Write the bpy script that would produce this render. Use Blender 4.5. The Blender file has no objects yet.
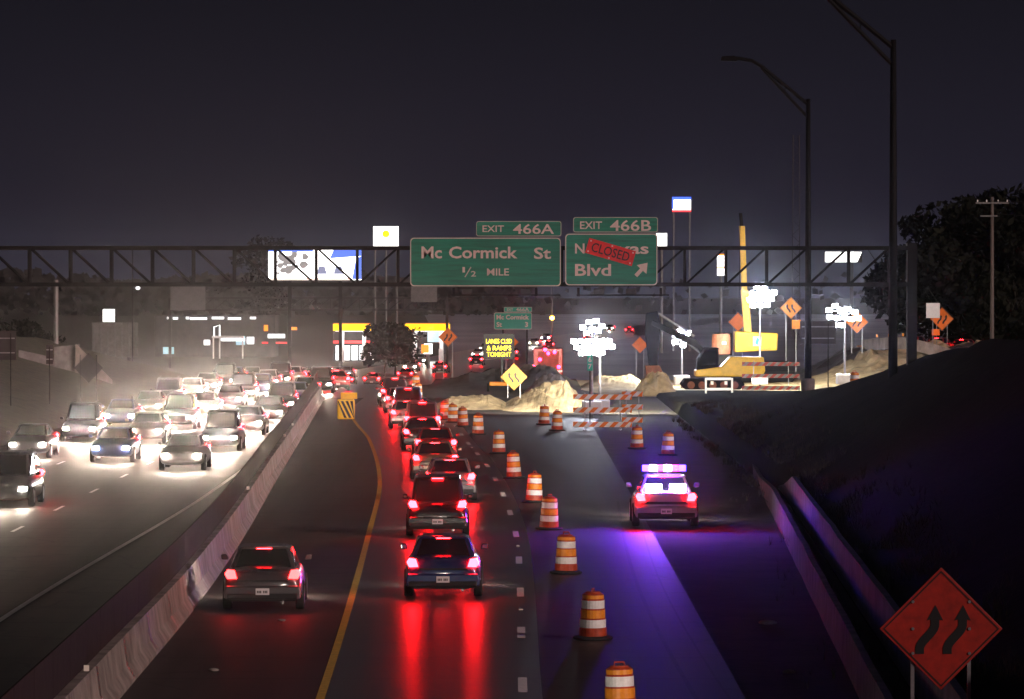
import bpy, math, random
from mathutils import Vector, Matrix, noise
R = math.radians
PI = math.pi
rnd = random.Random(7)
sc = bpy.context.scene
COL = sc.collection

# ------------------------------------------------------------------ camera, sky, sun, exposure
F, HZ, HC = 4393.0, 282.0, 7.5            # focal length in pixels, horizon row, eye height above the road
cd = bpy.data.cameras.new('camera'); cam = bpy.data.objects.new('camera', cd); COL.objects.link(cam)
cam.location = (0, 0, HC)
cam.rotation_euler = (R(90) - math.atan((349.5 - HZ) / F), 0, 0)
cd.sensor_width = 36; cd.lens = F / 1024 * 36; cd.clip_start = 1; cd.clip_end = 9000
sc.camera = cam

SUN_EL, SUN_AZ = R(17.5), R(50)             # low light from behind, over the right embankment
wd = bpy.data.worlds.new('World'); sc.world = wd; wd.use_nodes = True
nt = wd.node_tree; nt.nodes.clear()
out = nt.nodes.new('ShaderNodeOutputWorld'); add = nt.nodes.new('ShaderNodeAddShader')
sky = nt.nodes.new('ShaderNodeTexSky'); sky.sky_type = 'NISHITA'; sky.sun_disc = False
sky.sun_elevation = SUN_EL; sky.sun_rotation = PI - SUN_AZ
b1 = nt.nodes.new('ShaderNodeBackground'); b1.inputs[1].default_value = 0.0003
nt.links.new(sky.outputs[0], b1.inputs[0])
tc = nt.nodes.new('ShaderNodeTexCoord'); sp = nt.nodes.new('ShaderNodeSeparateXYZ'); rp = nt.nodes.new('ShaderNodeValToRGB')
nt.links.new(tc.outputs['Generated'], sp.inputs[0]); nt.links.new(sp.outputs[2], rp.inputs[0])
e = rp.color_ramp.elements
e[0].position = 0.0; e[0].color = (.029, .028, .045, 1)
e[1].position = 1.0; e[1].color = (.006, .005, .008, 1)
m_ = e.new(.018); m_.color = (.0140, .0120, .0215, 1)
m_ = e.new(.062); m_.color = (.0076, .0065, .0114, 1)
b2 = nt.nodes.new('ShaderNodeBackground'); b2.inputs[1].default_value = 1.0
nt.links.new(rp.outputs[0], b2.inputs[0])
nt.links.new(b1.outputs[0], add.inputs[0]); nt.links.new(b2.outputs[0], add.inputs[1]); nt.links.new(add.outputs[0], out.inputs[0])

sl = bpy.data.lights.new('sun', 'SUN'); sl.energy = 1.6; sl.angle = R(.8); sl.color = (1, .72, .66)
so = bpy.data.objects.new('sun', sl); COL.objects.link(so)
sdir = Vector((math.sin(SUN_AZ) * math.cos(SUN_EL), -math.cos(SUN_AZ) * math.cos(SUN_EL), math.sin(SUN_EL)))
so.rotation_euler = sdir.to_track_quat('Z', 'Y').to_euler()
so.location = sdir * 100
sc.view_settings.view_transform = 'Standard'; sc.view_settings.look = 'None'
sc.view_settings.exposure = 0; sc.view_settings.gamma = 1
sc.render.engine = 'CYCLES'
sc.cycles.use_denoising = True; sc.cycles.max_bounces = 5; sc.cycles.volume_bounces = 0
sc.cycles.sample_clamp_indirect = 4; sc.cycles.use_light_tree = True
sc.cycles.transparent_max_bounces = 6

# ------------------------------------------------------------------ helpers
def X(px, D): return (px - 512.0) / F * D
def Z(py, D): return HC - (py - HZ) / F * D
def lerp(pts, t):
    if t <= pts[0][0]: return pts[0][1]
    for (a, va), (b, vb) in zip(pts, pts[1:]):
        if t <= b: return va + (vb - va) * (t - a) / (b - a)
    return pts[-1][1]
def smooth(a, b, t):
    t = min(1, max(0, (t - a) / (b - a))); return t * t * (3 - 2 * t)
def spline(pts, t):                       # smooth interpolation through (t, value) pairs
    if t <= pts[0][0]: return pts[0][1]
    if t >= pts[-1][0]: return pts[-1][1]
    for i in range(len(pts) - 1):
        a, b = pts[i], pts[i + 1]
        if t <= b[0]:
            p0 = pts[i - 1] if i else a; p3 = pts[i + 2] if i + 2 < len(pts) else b
            h = b[0] - a[0]; u = (t - a[0]) / h
            m0 = (b[1] - p0[1]) / (b[0] - p0[0]) * h; m1 = (p3[1] - a[1]) / (p3[0] - a[0]) * h
            return (2*u**3-3*u**2+1)*a[1] + (u**3-2*u**2+u)*m0 + (-2*u**3+3*u**2)*b[1] + (u**3-u**2)*m1

class MB:
    def __init__(s): s.v, s.f = [], []
    def add(s, vs, fs):
        n = len(s.v); s.v += [tuple(p) for p in vs]; s.f += [tuple(i + n for i in q) for q in fs]; return s
    def box(s, c, d, rz=0, rx=0, ry=0):
        m = Matrix.Translation(c) @ Matrix.Rotation(rz, 4, 'Z') @ Matrix.Rotation(ry, 4, 'Y') @ Matrix.Rotation(rx, 4, 'X')
        vs = [m @ Vector((x * d[0] / 2, y * d[1] / 2, z * d[2] / 2)) for z in (-1, 1) for y in (-1, 1) for x in (-1, 1)]
        return s.add(vs, [(0,2,3,1),(4,5,7,6),(0,1,5,4),(2,6,7,3),(0,4,6,2),(1,3,7,5)])
    def prism(s, poly, a, b, axis='y'):   # polygon in the plane across axis, extruded from a to b
        n = len(poly)
        def P(p, t): return {'y': (p[0], t, p[1]), 'x': (t, p[0], p[1]), 'z': (p[0], p[1], t)}[axis]
        vs = [P(p, a) for p in poly] + [P(p, b) for p in poly]
        return s.add(vs, [tuple(range(n)), tuple(range(2*n-1, n-1, -1))] + [(i, i + n, (i+1) % n + n, (i+1) % n) for i in range(n)])
    def tube(s, pts, r, n=8, cap=True):
        pts = [Vector(p) for p in pts]; rs = r if isinstance(r, (list, tuple)) else [r] * len(pts)
        vs, fs = [], []
        for i, p in enumerate(pts):
            d = (pts[min(i+1, len(pts)-1)] - pts[max(i-1, 0)]).normalized()
            u = d.cross(Vector((0, 0, 1)) if abs(d.z) < .9 else Vector((0, 1, 0))).normalized(); w = d.cross(u)
            vs += [p + (u * math.cos(2*PI*k/n) + w * math.sin(2*PI*k/n)) * rs[i] for k in range(n)]
        for i in range(len(pts) - 1):
            fs += [(i*n+k, i*n+(k+1) % n, (i+1)*n+(k+1) % n, (i+1)*n+k) for k in range(n)]
        if cap: fs += [tuple(range(n-1, -1, -1)), tuple(range((len(pts)-1)*n, len(pts)*n))]
        return s.add(vs, fs)
    def lathe(s, prof, c=(0,0,0), n=24, axis='z'):
        vs, fs = [], []
        for r, h in prof:
            for k in range(n):
                a = 2*PI*k/n; x, y = r*math.cos(a), r*math.sin(a)
                vs.append({'z': (c[0]+x, c[1]+y, c[2]+h), 'x': (c[0]+h, c[1]+x, c[2]+y), 'y': (c[0]+x, c[1]+h, c[2]+y)}[axis])
        m = len(prof)
        for i in range(m - 1):
            fs += [(i*n+k, i*n+(k+1) % n, (i+1)*n+(k+1) % n, (i+1)*n+k) for k in range(n)]
        fs += [tuple(range(n-1, -1, -1)), tuple(range((m-1)*n, m*n))]
        return s.add(vs, fs)
    def loft(s, rings, cap=True, closed=True):
        n = len(rings[0]); vs = [p for r in rings for p in r]; fs = []
        for i in range(len(rings) - 1):
            fs += [(i*n+k, i*n+(k+1) % n, (i+1)*n+(k+1) % n, (i+1)*n+k) for k in range(n if closed else n-1)]
        if cap: fs += [tuple(range(n-1, -1, -1)), tuple(range((len(rings)-1)*n, len(rings)*n))]
        return s.add(vs, fs)
    def build(s, name, m, parent=None, smooth=False, bevel=0, sub=0, loc=None, rot=None):
        me = bpy.data.meshes.new(name); me.from_pydata(s.v, [], s.f); me.update()
        import bmesh
        bm = bmesh.new(); bm.from_mesh(me); bmesh.ops.recalc_face_normals(bm, faces=bm.faces); bm.to_mesh(me); bm.free()
        me.materials.append(m)
        if smooth:
            for p in me.polygons: p.use_smooth = True
        o = bpy.data.objects.new(name, me); COL.objects.link(o)
        if parent: o.parent = parent
        if loc is not None: o.location = loc
        if rot is not None: o.rotation_euler = rot
        if bevel:
            b = o.modifiers.new('bevel', 'BEVEL'); b.width = bevel; b.segments = 2; b.limit_method = 'ANGLE'; b.angle_limit = R(40)
        if sub:
            b = o.modifiers.new('subdivide', 'SUBSURF'); b.levels = sub; b.render_levels = sub
        return o
def tag(o, label=None, cat=None, group=None, kind=None):
    if label: o['label'] = label
    if cat: o['category'] = cat
    if group: o['group'] = group
    if kind: o['kind'] = kind
    return o
def thing(name, label, cat, loc=(0,0,0), rz=0, group=None):
    o = bpy.data.objects.new(name, None); COL.objects.link(o)
    o.location = loc; o.rotation_euler = (0, 0, rz); o.empty_display_size = .2
    return tag(o, label, cat, group)
def copy_tree(o, parent=None):
    c = o.copy(); COL.objects.link(c)
    if parent: c.parent = parent
    for ch in list(o.children): copy_tree(ch, c)
    return c
def struct(mb, name, m, **k): return tag(mb.build(name, m, **k), kind='structure')

# ------------------------------------------------------------------ materials
def mat(name, col, rough=.6, metal=0, spec=.5, var=0, scale=4, bump=0, bscale=20, coat=0, stretch=(1,1,1), col2=None):
    m = bpy.data.materials.new(name); m.use_nodes = True; t = m.node_tree; p = t.nodes['Principled BSDF']
    p.inputs['Base Color'].default_value = (*col, 1); p.inputs['Roughness'].default_value = rough
    p.inputs['Metallic'].default_value = metal; p.inputs['Specular IOR Level'].default_value = spec
    p.inputs['Coat Weight'].default_value = coat; p.inputs['Coat Roughness'].default_value = .08
    if var or bump or col2:
        c = t.nodes.new('ShaderNodeTexCoord'); mp = t.nodes.new('ShaderNodeMapping'); mp.inputs['Scale'].default_value = stretch
        t.links.new(c.outputs['Object'], mp.inputs[0])
        n = t.nodes.new('ShaderNodeTexNoise'); n.inputs['Scale'].default_value = scale; n.inputs['Detail'].default_value = 8; n.inputs['Roughness'].default_value = .65
        t.links.new(mp.outputs[0], n.inputs[0])
        r = t.nodes.new('ShaderNodeValToRGB'); t.links.new(n.outputs[0], r.inputs[0])
        lo = col2 if col2 else [x * (1 - var) for x in col]
        r.color_ramp.elements[0].position = .32; r.color_ramp.elements[0].color = (*lo, 1)
        r.color_ramp.elements[1].position = .68; r.color_ramp.elements[1].color = (*[min(1, x * (1 + var)) for x in col], 1)
        t.links.new(r.outputs[0], p.inputs['Base Color'])
        if bump:
            n2 = t.nodes.new('ShaderNodeTexNoise'); n2.inputs['Scale'].default_value = bscale; n2.inputs['Detail'].default_value = 6
            t.links.new(c.outputs['Object'], n2.inputs[0])
            b = t.nodes.new('ShaderNodeBump'); b.inputs['Strength'].default_value = bump; b.inputs['Distance'].default_value = .05
            t.links.new(n2.outputs[0], b.inputs['Height']); t.links.new(b.outputs[0], p.inputs['Normal'])
    return m
def emit(name, col, s):
    m = bpy.data.materials.new(name); m.use_nodes = True; t = m.node_tree; p = t.nodes['Principled BSDF']
    p.inputs['Base Color'].default_value = (*[c * .5 for c in col], 1); p.inputs['Roughness'].default_value = .3
    p.inputs['Emission Color'].default_value = (*col, 1); p.inputs['Emission Strength'].default_value = s
    return m

def road_mat(name, col, rough, track=0.0, spec=.5, tint=None):
    m = mat(name, col, rough, spec=spec); t = m.node_tree; p = t.nodes['Principled BSDF']
    c = t.nodes.new('ShaderNodeTexCoord')
    def nz(scale, st, det=6):
        mp = t.nodes.new('ShaderNodeMapping'); mp.inputs['Scale'].default_value = st; t.links.new(c.outputs['Object'], mp.inputs[0])
        n = t.nodes.new('ShaderNodeTexNoise'); n.inputs['Scale'].default_value = scale; n.inputs['Detail'].default_value = det
        t.links.new(mp.outputs[0], n.inputs[0]); return n.outputs[0]
    def math_(op, a, b):
        n = t.nodes.new('ShaderNodeMath'); n.operation = op
        for i, q in enumerate((a, b)):
            if isinstance(q, (int, float)): n.inputs[i].default_value = q
            else: t.links.new(q, n.inputs[i])
        return n.outputs[0]
    big = nz(.5, (1, .12, 1)); fine = nz(30, (1, 1, 1), 3); streak = nz(2.2, (1, .015, 1)); cross = nz(.35, (.05, 1, 1))
    v = math_('ADD', math_('MULTIPLY', big, .6), math_('MULTIPLY', streak, 1.1))
    v = math_('ADD', v, math_('MULTIPLY', cross, .5)); v = math_('ADD', v, math_('MULTIPLY', fine, .35))
    sx = t.nodes.new('ShaderNodeSeparateXYZ'); t.links.new(c.outputs['Object'], sx.inputs[0])
    jt = math_('LESS_THAN', math_('FRACT', math_('DIVIDE', sx.outputs[1], 4.6), 0), .045)
    vo = t.nodes.new('ShaderNodeTexVoronoi'); vo.feature = 'DISTANCE_TO_EDGE'; vo.inputs['Scale'].default_value = .42
    wob = t.nodes.new('ShaderNodeMix'); wob.data_type = 'VECTOR'; wob.inputs[0].default_value = .25; t.links.new(c.outputs['Object'], wob.inputs[4])
    nn = t.nodes.new('ShaderNodeTexNoise'); nn.inputs['Scale'].default_value = 1.1; t.links.new(c.outputs['Object'], nn.inputs[0]); t.links.new(nn.outputs['Color'], wob.inputs[5])
    t.links.new(wob.outputs[1], vo.inputs['Vector'])
    ck = math_('MULTIPLY', math_('LESS_THAN', vo.outputs['Distance'], .012), math_('GREATER_THAN', big, .5))
    v = math_('SUBTRACT', v, .30); dark = math_('SUBTRACT', 1.0, math_('MULTIPLY', math_('MAXIMUM', jt, ck), .55)); v = math_('MULTIPLY', v, dark)
    mx = t.nodes.new('ShaderNodeMix'); mx.data_type = 'RGBA'; mx.blend_type = 'MULTIPLY'; mx.inputs[0].default_value = 1
    mx.inputs[6].default_value = (*col, 1); t.links.new(v, mx.inputs[7]); t.links.new(mx.outputs[2], p.inputs['Base Color'])
    b = t.nodes.new('ShaderNodeBump'); b.inputs['Strength'].default_value = .06; b.inputs['Distance'].default_value = .006
    t.links.new(fine, b.inputs['Height']); t.links.new(b.outputs[0], p.inputs['Normal'])
    return m

M = {}
M['asphalt'] = road_mat('asphalt', (.050, .041, .041), .31)
M['shoulder'] = road_mat('shoulder_asphalt', (.046, .034, .032), .55)
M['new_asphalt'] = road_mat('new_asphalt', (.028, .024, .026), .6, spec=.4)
M['concrete_road'] = road_mat('concrete_road', (.055, .042, .037), .6, spec=.35)
M['concrete'] = mat('concrete', (.22, .185, .17), .8, var=.5, scale=1.6, bump=.5, bscale=9, stretch=(1, .8, .5))
M['concrete_dark'] = mat('weathered_concrete', (.16, .14, .145), .85, var=.4, scale=1.5, bump=.4, bscale=9)
M['screen'] = mat('dark_screen', (.028, .019, .018), .9, spec=.05, var=.2, scale=3)
M['soil'] = mat('dark_soil', (.030, .025, .018), .95, var=.5, scale=.6, bump=.6, bscale=3)
M['grass'] = mat('dry_grass', (.045, .042, .020), .95, var=.6, scale=1.4, bump=.8, bscale=6)
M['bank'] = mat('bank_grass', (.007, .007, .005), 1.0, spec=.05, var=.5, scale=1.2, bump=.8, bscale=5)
M['dirt'] = mat('excavated_dirt', (.36, .28, .17), .95, var=.45, scale=.9, bump=1, bscale=2.5)
M['white_paint'] = mat('white_road_paint', (.72, .68, .66), .55, var=.25, scale=8)
M['yellow_paint'] = mat('yellow_road_paint', (.60, .38, .06), .55, var=.3, scale=6)
M['steel'] = mat('dark_painted_steel', (.004, .0026, .003), .7, spec=.2, metal=0, var=.3, scale=5)
M['galv'] = mat('galvanised_steel', (.32, .32, .34), .4, metal=.7, var=.2, scale=6)
M['pole'] = mat('weathered_steel_pole', (.003, .0026, .003), .7, spec=.2, var=.2, scale=3)
M['alu'] = mat('bare_sign_back', (.028, .024, .026), .6, metal=.1, var=.2, scale=3)
M['alu_pale'] = mat('pale_sign_back', (.17, .17, .17), .5, metal=.2, var=.2, scale=3)
M['green'] = mat('green_sheeting', (.001, .165, .10), .45, var=.35, scale=2.2, stretch=(.25, 1, 3))
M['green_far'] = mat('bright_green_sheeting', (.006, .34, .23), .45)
M['legend'] = mat('white_legend', (.62, .50, .46), .5, var=.08, scale=9)
M['red_plate'] = mat('red_sheeting', (.62, .012, .012), .5, var=.2, scale=4)
M['black'] = mat('black_paint', (.006, .006, .007), .5)
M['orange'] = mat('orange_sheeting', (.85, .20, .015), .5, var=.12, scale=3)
M['orange_shaded'] = mat('shaded_orange_sheeting', (.30, .012, .005), .5, var=.3, scale=5)  # near sign's shade and red tail-light glow put into the sheeting colour
M['amber_sheet'] = mat('yellow_orange_sheeting', (.90, .33, .012), .5, var=.1, scale=3)
M['drum'] = mat('orange_plastic', (.42, .050, .014), .5, var=.45, scale=5)
M['band_white'] = mat('white_reflective_band', (.90, .88, .84), .45, var=.16, scale=7)
M['band_orange'] = mat('orange_reflective_band', (.95, .30, .02), .45, var=.2, scale=7)
M['rubber'] = mat('black_rubber', (.018, .017, .017), .8, var=.2, scale=9)
M['rim'] = mat('alloy_rim', (.4, .4, .42), .35, metal=.9)
M['glass'] = mat('tinted_glass', (.008, .008, .010), .06, spec=.8)
M['plate'] = mat('number_plate_white', (.75, .72, .72), .5)
M['chrome'] = mat('chrome', (.6, .6, .62), .2, metal=1)
M['trim'] = mat('dark_trim', (.012, .012, .013), .5)
M['yellow'] = mat('machine_yellow', (.70, .44, .02), .45, var=.18, scale=2.5)
M['machine_black'] = mat('greasy_black_steel', (.008, .008, .010), .8, spec=.1, var=.3, scale=4)
M['rust'] = mat('rusty_brown_steel', (.17, .055, .03), .7, var=.4, scale=3)
M['white_metal'] = mat('white_painted_metal', (.8, .8, .8), .5, var=.08, scale=4)
M['wood'] = mat('grey_timber', (.12, .10, .09), .8, var=.3, scale=4, stretch=(4, 4, .4))
M['bark'] = mat('bark', (.045, .038, .032), .95, var=.4, scale=6, bump=.6, bscale=10)
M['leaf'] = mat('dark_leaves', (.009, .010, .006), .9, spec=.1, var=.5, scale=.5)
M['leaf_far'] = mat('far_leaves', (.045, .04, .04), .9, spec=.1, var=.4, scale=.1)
M['wall_panel'] = mat('ribbed_panel', (.16, .155, .15), .7, var=.25, scale=2)
M['building'] = mat('dark_building_wall', (.05, .048, .05), .8, var=.3, scale=1)
PAINTS = {k: mat(k + '_car_paint', c, .3, metal=.35, coat=.6) for k, c in dict(
    silver=(.18, .17, .175), black=(.012, .012, .014), grey=(.10, .10, .11), white=(.36, .36, .36), red=(.22, .012, .012),
    blue=(.02, .035, .12), tan=(.16, .13, .09)).items()}
# lamps
M['tail'] = emit('red_tail_lamp', (1, .004, .006), 170)
M['head'] = emit('headlamp', (1, .86, .70), 220)
M['high_head'] = emit('high_beam_headlamp', (1, .84, .66), 450)
M['flood'] = emit('flood_lamp', (.86, .90, 1), 150)
M['blue_led'] = emit('blue_beacon', (.03, .012, 1), 45)
M['red_led'] = emit('red_beacon', (1, .01, .05), 45)
M['white_led'] = emit('white_beacon', (.66, .42, 1), 130)
M['amber_led'] = emit('amber_led', (1, .72, .0), 3.2)
M['amber_lamp'] = emit('amber_lamp', (1, .42, .03), 60)
M['sign_white'] = emit('lit_white_face', (1, .98, .95), 3.5)
M['sign_blue'] = emit('lit_blue_face', (.06, .14, 1), 1.8)
M['sign_red'] = emit('lit_red_face', (1, .05, .06), 1.6)
M['sign_yellow'] = emit('lit_yellow_face', (1, .62, .0), 1.8)
M['sign_orange'] = emit('lit_orange_face', (1, .28, .02), 1.5)
M['sign_grey'] = emit('lit_grey_shape', (.30, .33, .52), .8)
M['store_white'] = emit('lit_store_front', (.95, .97, 1), 2.0)
M['shop_cool'] = emit('lit_cool_window', (.5, .75, .85), .7)
M['reflector'] = mat('white_reflector', (.9, .85, .75), .3)

def spot(parent, loc, rx, energy, size, col, rz=0, name='beam', blend=.7, rad=.12):
    l = bpy.data.lights.new(name, 'SPOT'); l.energy = energy; l.spot_size = R(size); l.spot_blend = blend; l.color = col; l.shadow_soft_size = rad
    o = bpy.data.objects.new(name, l); COL.objects.link(o); o.location = loc; o.rotation_euler = (rx, 0, rz)
    if parent: o.parent = parent
    return o
def lamp(parent, loc, energy, col, rad=.2, name='glow'):
    l = bpy.data.lights.new(name, 'POINT'); l.energy = energy; l.color = col; l.shadow_soft_size = rad
    o = bpy.data.objects.new(name, l); COL.objects.link(o); o.location = loc
    if parent: o.parent = parent
    return o
def text(body, w, h, c, m, parent, name='lettering', bold=.012, depth=.012, rot=0):
    """Flat letters facing -Y, scaled to w x h metres, centred on c."""
    cu = bpy.data.curves.new(name, 'FONT'); cu.body = body; cu.offset = bold; cu.resolution_u = 3
    o = bpy.data.objects.new('tmp', cu); COL.objects.link(o)
    bpy.context.view_layer.update()
    me = bpy.data.meshes.new_from_object(o.evaluated_get(bpy.context.evaluated_depsgraph_get()))
    bpy.data.objects.remove(o); bpy.data.curves.remove(cu)
    xs = [v.co.x for v in me.vertices]; ys = [v.co.y for v in me.vertices]
    x0, x1, y0, y1 = min(xs), max(xs), min(ys), max(ys); ca, sa = math.cos(rot), math.sin(rot)
    for v in me.vertices:
        a = (v.co.x - (x0 + x1) / 2) / (x1 - x0) * w; b = (v.co.y - (y0 + y1) / 2) / (y1 - y0) * h
        v.co = (c[0] + a * ca - b * sa, c[1], c[2] + a * sa + b * ca)
    me.name = name; me.materials.clear(); me.materials.append(m)
    p = bpy.data.objects.new(name, me); COL.objects.link(p); p.parent = parent
    return p

# ------------------------------------------------------------------ terrain and roads
LINE = [(40, .35), (79, .2), (110, .2), (130, .12), (154, -.3), (180, -1.05), (203, -2.0), (230, -3.0), (257, -4.0), (285, -6.0)]
YEL = [(40, -3.2), (79, -3.45), (130, -4.25), (166, -5.0), (208, -6.75), (230, -8.1), (262, -10.0)]
BAR = [(40, -6.9), (79, -7.35), (102, -7.6), (130, -8.2), (166, -9.2), (200, -10.1), (240, -11.2), (284, -12.4)]
PATH = [(60, -1.5), (79, -1.65), (130, -2.0), (166, -2.8), (208, -4.4), (230, -5.4), (257, -6.6), (285, -8.8), (320, -12.3),
        (370, -15.6), (430, -14.8), (500, -9.5), (620, 0), (800, 14), (1050, 38), (1400, 82)]
def zt(D): return -3.5 * smooth(300, 480, D)
def pathx(D): return spline(PATH, D)
def heading(D, f=pathx): return math.atan2(f(D + 1) - f(D - 1), 2)

def sheet(fl, fr, Ds, dz, n=1):
    mb = MB(); vs = []; fs = []
    for D in Ds:
        a, b = fl(D), fr(D)
        for k in range(n + 1): vs.append((a + (b - a) * k / n, D, zt(D) + dz))
    for i in range(len(Ds) - 1):
        for k in range(n): fs.append((i*(n+1)+k, i*(n+1)+k+1, (i+1)*(n+1)+k+1, (i+1)*(n+1)+k))
    mb.add(vs, fs); return mb
def rng(a, b, s):
    k = max(1, round((b - a) / s)); return [a + (b - a) * i / k for i in range(k + 1)]

g = MB(); gx = [-1500, -700, -300, -150, -80, -50, -30, -10, 10, 30, 50, 80, 150, 300, 700, 1500]
gd = [-150, 0, 100, 200] + rng(300, 480, 15) + [600, 800, 1000, 1500, 2200, 3000]
g.add([(x, d, zt(d) - .03) for d in gd for x in gx],
      [(i*16+k, i*16+k+1, (i+1)*16+k+1, (i+1)*16+k) for i in range(len(gd)-1) for k in range(15)])
struct(g, 'ground', M['soil'])
Dn = rng(30, 285, 5)
struct(sheet(lambda D: spline(BAR, D) + .1, lambda D: spline(YEL, D) if D < 255 else spline(YEL, 255), Dn, .006), 'shoulder', M['shoulder'])
struct(sheet(lambda D: spline(YEL, D) if D < 255 else spline(YEL, 255), lambda D: spline(LINE, D) + .35, Dn, .010), 'open_lane_road', M['asphalt'])
struct(sheet(lambda D: spline(LINE, D) + .35, lambda D: 4.2 if D < 230 else 4.2 + (D - 230) * .05, Dn, .006), 'closed_lane_road', M['new_asphalt'])
struct(sheet(lambda D: -23.2, lambda D: spline(BAR, D) - .2, rng(30, 285, 5) + [300, 335], .002), 'oncoming_road', M['concrete_road'])
struct(sheet(lambda D: pathx(D) - 14 if D > 330 else -23.1, lambda D: pathx(D) + 3.2, rng(284, 480, 7) + rng(500, 1400, 30), .012), 'far_road', M['asphalt'])
struct(sheet(lambda D: 4.2 if D < 230 else 4.2 + (D - 230) * .05, lambda D: 9.0, rng(30, 285, 5), -.01), 'gravel_shoulder', M['soil'])
def strip(fn, Ds, w, dz):
    return sheet(lambda D: fn(D) - w / 2, lambda D: fn(D) + w / 2, Ds, dz)
struct(strip(lambda D: spline(YEL, D), rng(40, 262, 4), .16, .016), 'yellow_edge_line', M['yellow_paint'])
struct(strip(lambda D: -11.35 + .6 * smooth(97, 155, D) - 1.2 * smooth(170, 260, D), rng(40, 330, 5), .15, .010), 'white_edge_line', M['white_paint'])
mk = MB(); D0 = 32950 / (633.5 - 282) - 12.2 * 3
for k in range(22):
    a = D0 + 12.2 * k
    if a > 268: break
    q = strip(lambda D: spline(LINE, D), [a - 1.5, a, a + 1.5], .17, .018); mk.add(q.v, q.f)
struct(mk, 'lane_dashes', M['white_paint'])
ln = MB()
for off in (-15.0, -18.7):
    for k in range(24):
        a = 60 + 12.2 * k
        if a > 325: break
        q = strip(lambda D, o=off: o, [a - 1.5, a + 1.5], .12, .010); ln.add(q.v, q.f)
struct(ln, 'oncoming_lane_dashes', M['white_paint'])
tr = MB()                                   # tyre-polished tracks and a tar seam on the closed lanes
for o_, w_ in ((4.05, .05), (3.45, .09)):
    q = strip(lambda D, o=o_: o + .35 * math.sin(D * .045), rng(60, 150, 3), w_, .014); tr.add(q.v, q.f)
M['seam'] = mat('tar_seam', (.02, .02, .022), .6, spec=.3, var=.3, scale=3, bump=.5, bscale=5)
struct(tr, 'tar_seam', M['seam'])
for i, y in enumerate((611, 547, 448)):
    d = 32950 / (y - 282)
    tag(MB().prism([(-.05, 0), (.05, 0), (.035, .02), (-.035, .02)], -.05, .05).build('road_stud', M['reflector'], loc=(spline(LINE, d), d, .02)),
        ('white road stud nearest the camera between two lane dashes', 'white road stud between lane dashes left of the fourth nearest drum', 'white road stud farthest up the dashed line')[i], 'road stud', 'road studs on the dashed line')

# embankments
CREST = [(20, 5.9), (120, 5.9), (150, 5.5), (170, 4.7), (214, 2.5), (260, .8), (300, .1)]
def wall2x(D): return 7.2 + (D - 80) * .03 if D < 150 else 9.3
def bank_z(x, D):
    c = lerp(CREST, D); x0 = wall2x(D) + .1; z0 = min(1.0, c * .5 + .02)
    t = min(1, max(0, (x - x0) / (16.2 - x0)))
    z = z0 + (c - z0) * (t ** 1.1)
    if x > 16.2: z = c - min(1.5, (x - 16.2) * .02) * (1 if c > 1.5 else 0)
    return z
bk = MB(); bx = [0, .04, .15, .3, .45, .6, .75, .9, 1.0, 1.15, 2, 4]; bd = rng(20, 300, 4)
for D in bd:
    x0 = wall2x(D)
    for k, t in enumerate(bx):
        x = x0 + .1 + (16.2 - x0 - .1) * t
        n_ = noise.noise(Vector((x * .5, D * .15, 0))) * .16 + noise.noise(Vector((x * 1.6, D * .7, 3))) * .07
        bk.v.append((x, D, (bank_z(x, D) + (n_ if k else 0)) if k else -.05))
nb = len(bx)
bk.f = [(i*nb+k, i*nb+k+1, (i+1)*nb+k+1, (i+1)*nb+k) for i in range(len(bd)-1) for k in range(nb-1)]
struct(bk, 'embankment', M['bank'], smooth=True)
lb = MB(); lx = [-23.4, -24, -26, -29, -32, -36, -42, -60, -120]; ld = rng(20, 420, 8)
def lbank(x, D): return min(3.6, max(0, (-23.4 - x) * .29)) * (1 - .75 * smooth(330, 420, D)) + zt(D)
for D in ld:
    for x in lx:
        lb.v.append((x, D, lbank(x, D) + (noise.noise(Vector((x * .3, D * .1, 9))) * .2 if x < -23.5 else -.02)))
nb = len(lx)
lb.f = [(i*nb+k+1, i*nb+k, (i+1)*nb+k, (i+1)*nb+k+1) for i in range(len(ld)-1) for k in range(nb-1)]
struct(lb, 'embankment', M['grass'], smooth=True)

def heap(x0, x1, d0, d1, fn, m, name, label=None, cat=None, nx=48, nd=24, base=-.1):
    mb = MB()
    for j in range(nd + 1):
        for i in range(nx + 1):
            u, w = i / nx, j / nd; x = x0 + (x1 - x0) * u; d = d0 + (d1 - d0) * w
            edge = min(1, 4 * min(u, 1 - u)) * min(1, 3 * min(w, 1 - w))
            nz_ = .9 + .30 * noise.noise(Vector((x * .45, d * .3, 1))) + .24 * noise.noise(Vector((x * 1.4, d * 1.1, 5))) + .16 * noise.noise(Vector((x * 4, d * 3, 2)))
            mb.v.append((x, d, base + zt(d) * 0 + fn(u, w) * edge * max(.6, min(1.2, nz_))))
    mb.f = [(j*(nx+1)+i, j*(nx+1)+i+1, (j+1)*(nx+1)+i+1, (j+1)*(nx+1)+i) for j in range(nd) for i in range(nx)]
    o = mb.build(name, m)
    return tag(o, label, cat) if label else tag(o, kind='structure')
haze_sheet = MB(); haze_sheet.add([(-6, 490, -3.512), (60, 490, -3.512), (190, 1500, -3.512), (-30, 1500, -3.512)], [(0, 1, 2, 3)])
struct(haze_sheet, 'far_haze_sheet', mat('painted_haze_glow', (.20, .205, .25), .6, var=.35, scale=.02))  # pale blue ground sheet added in place of the haze glow beyond the site
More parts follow.
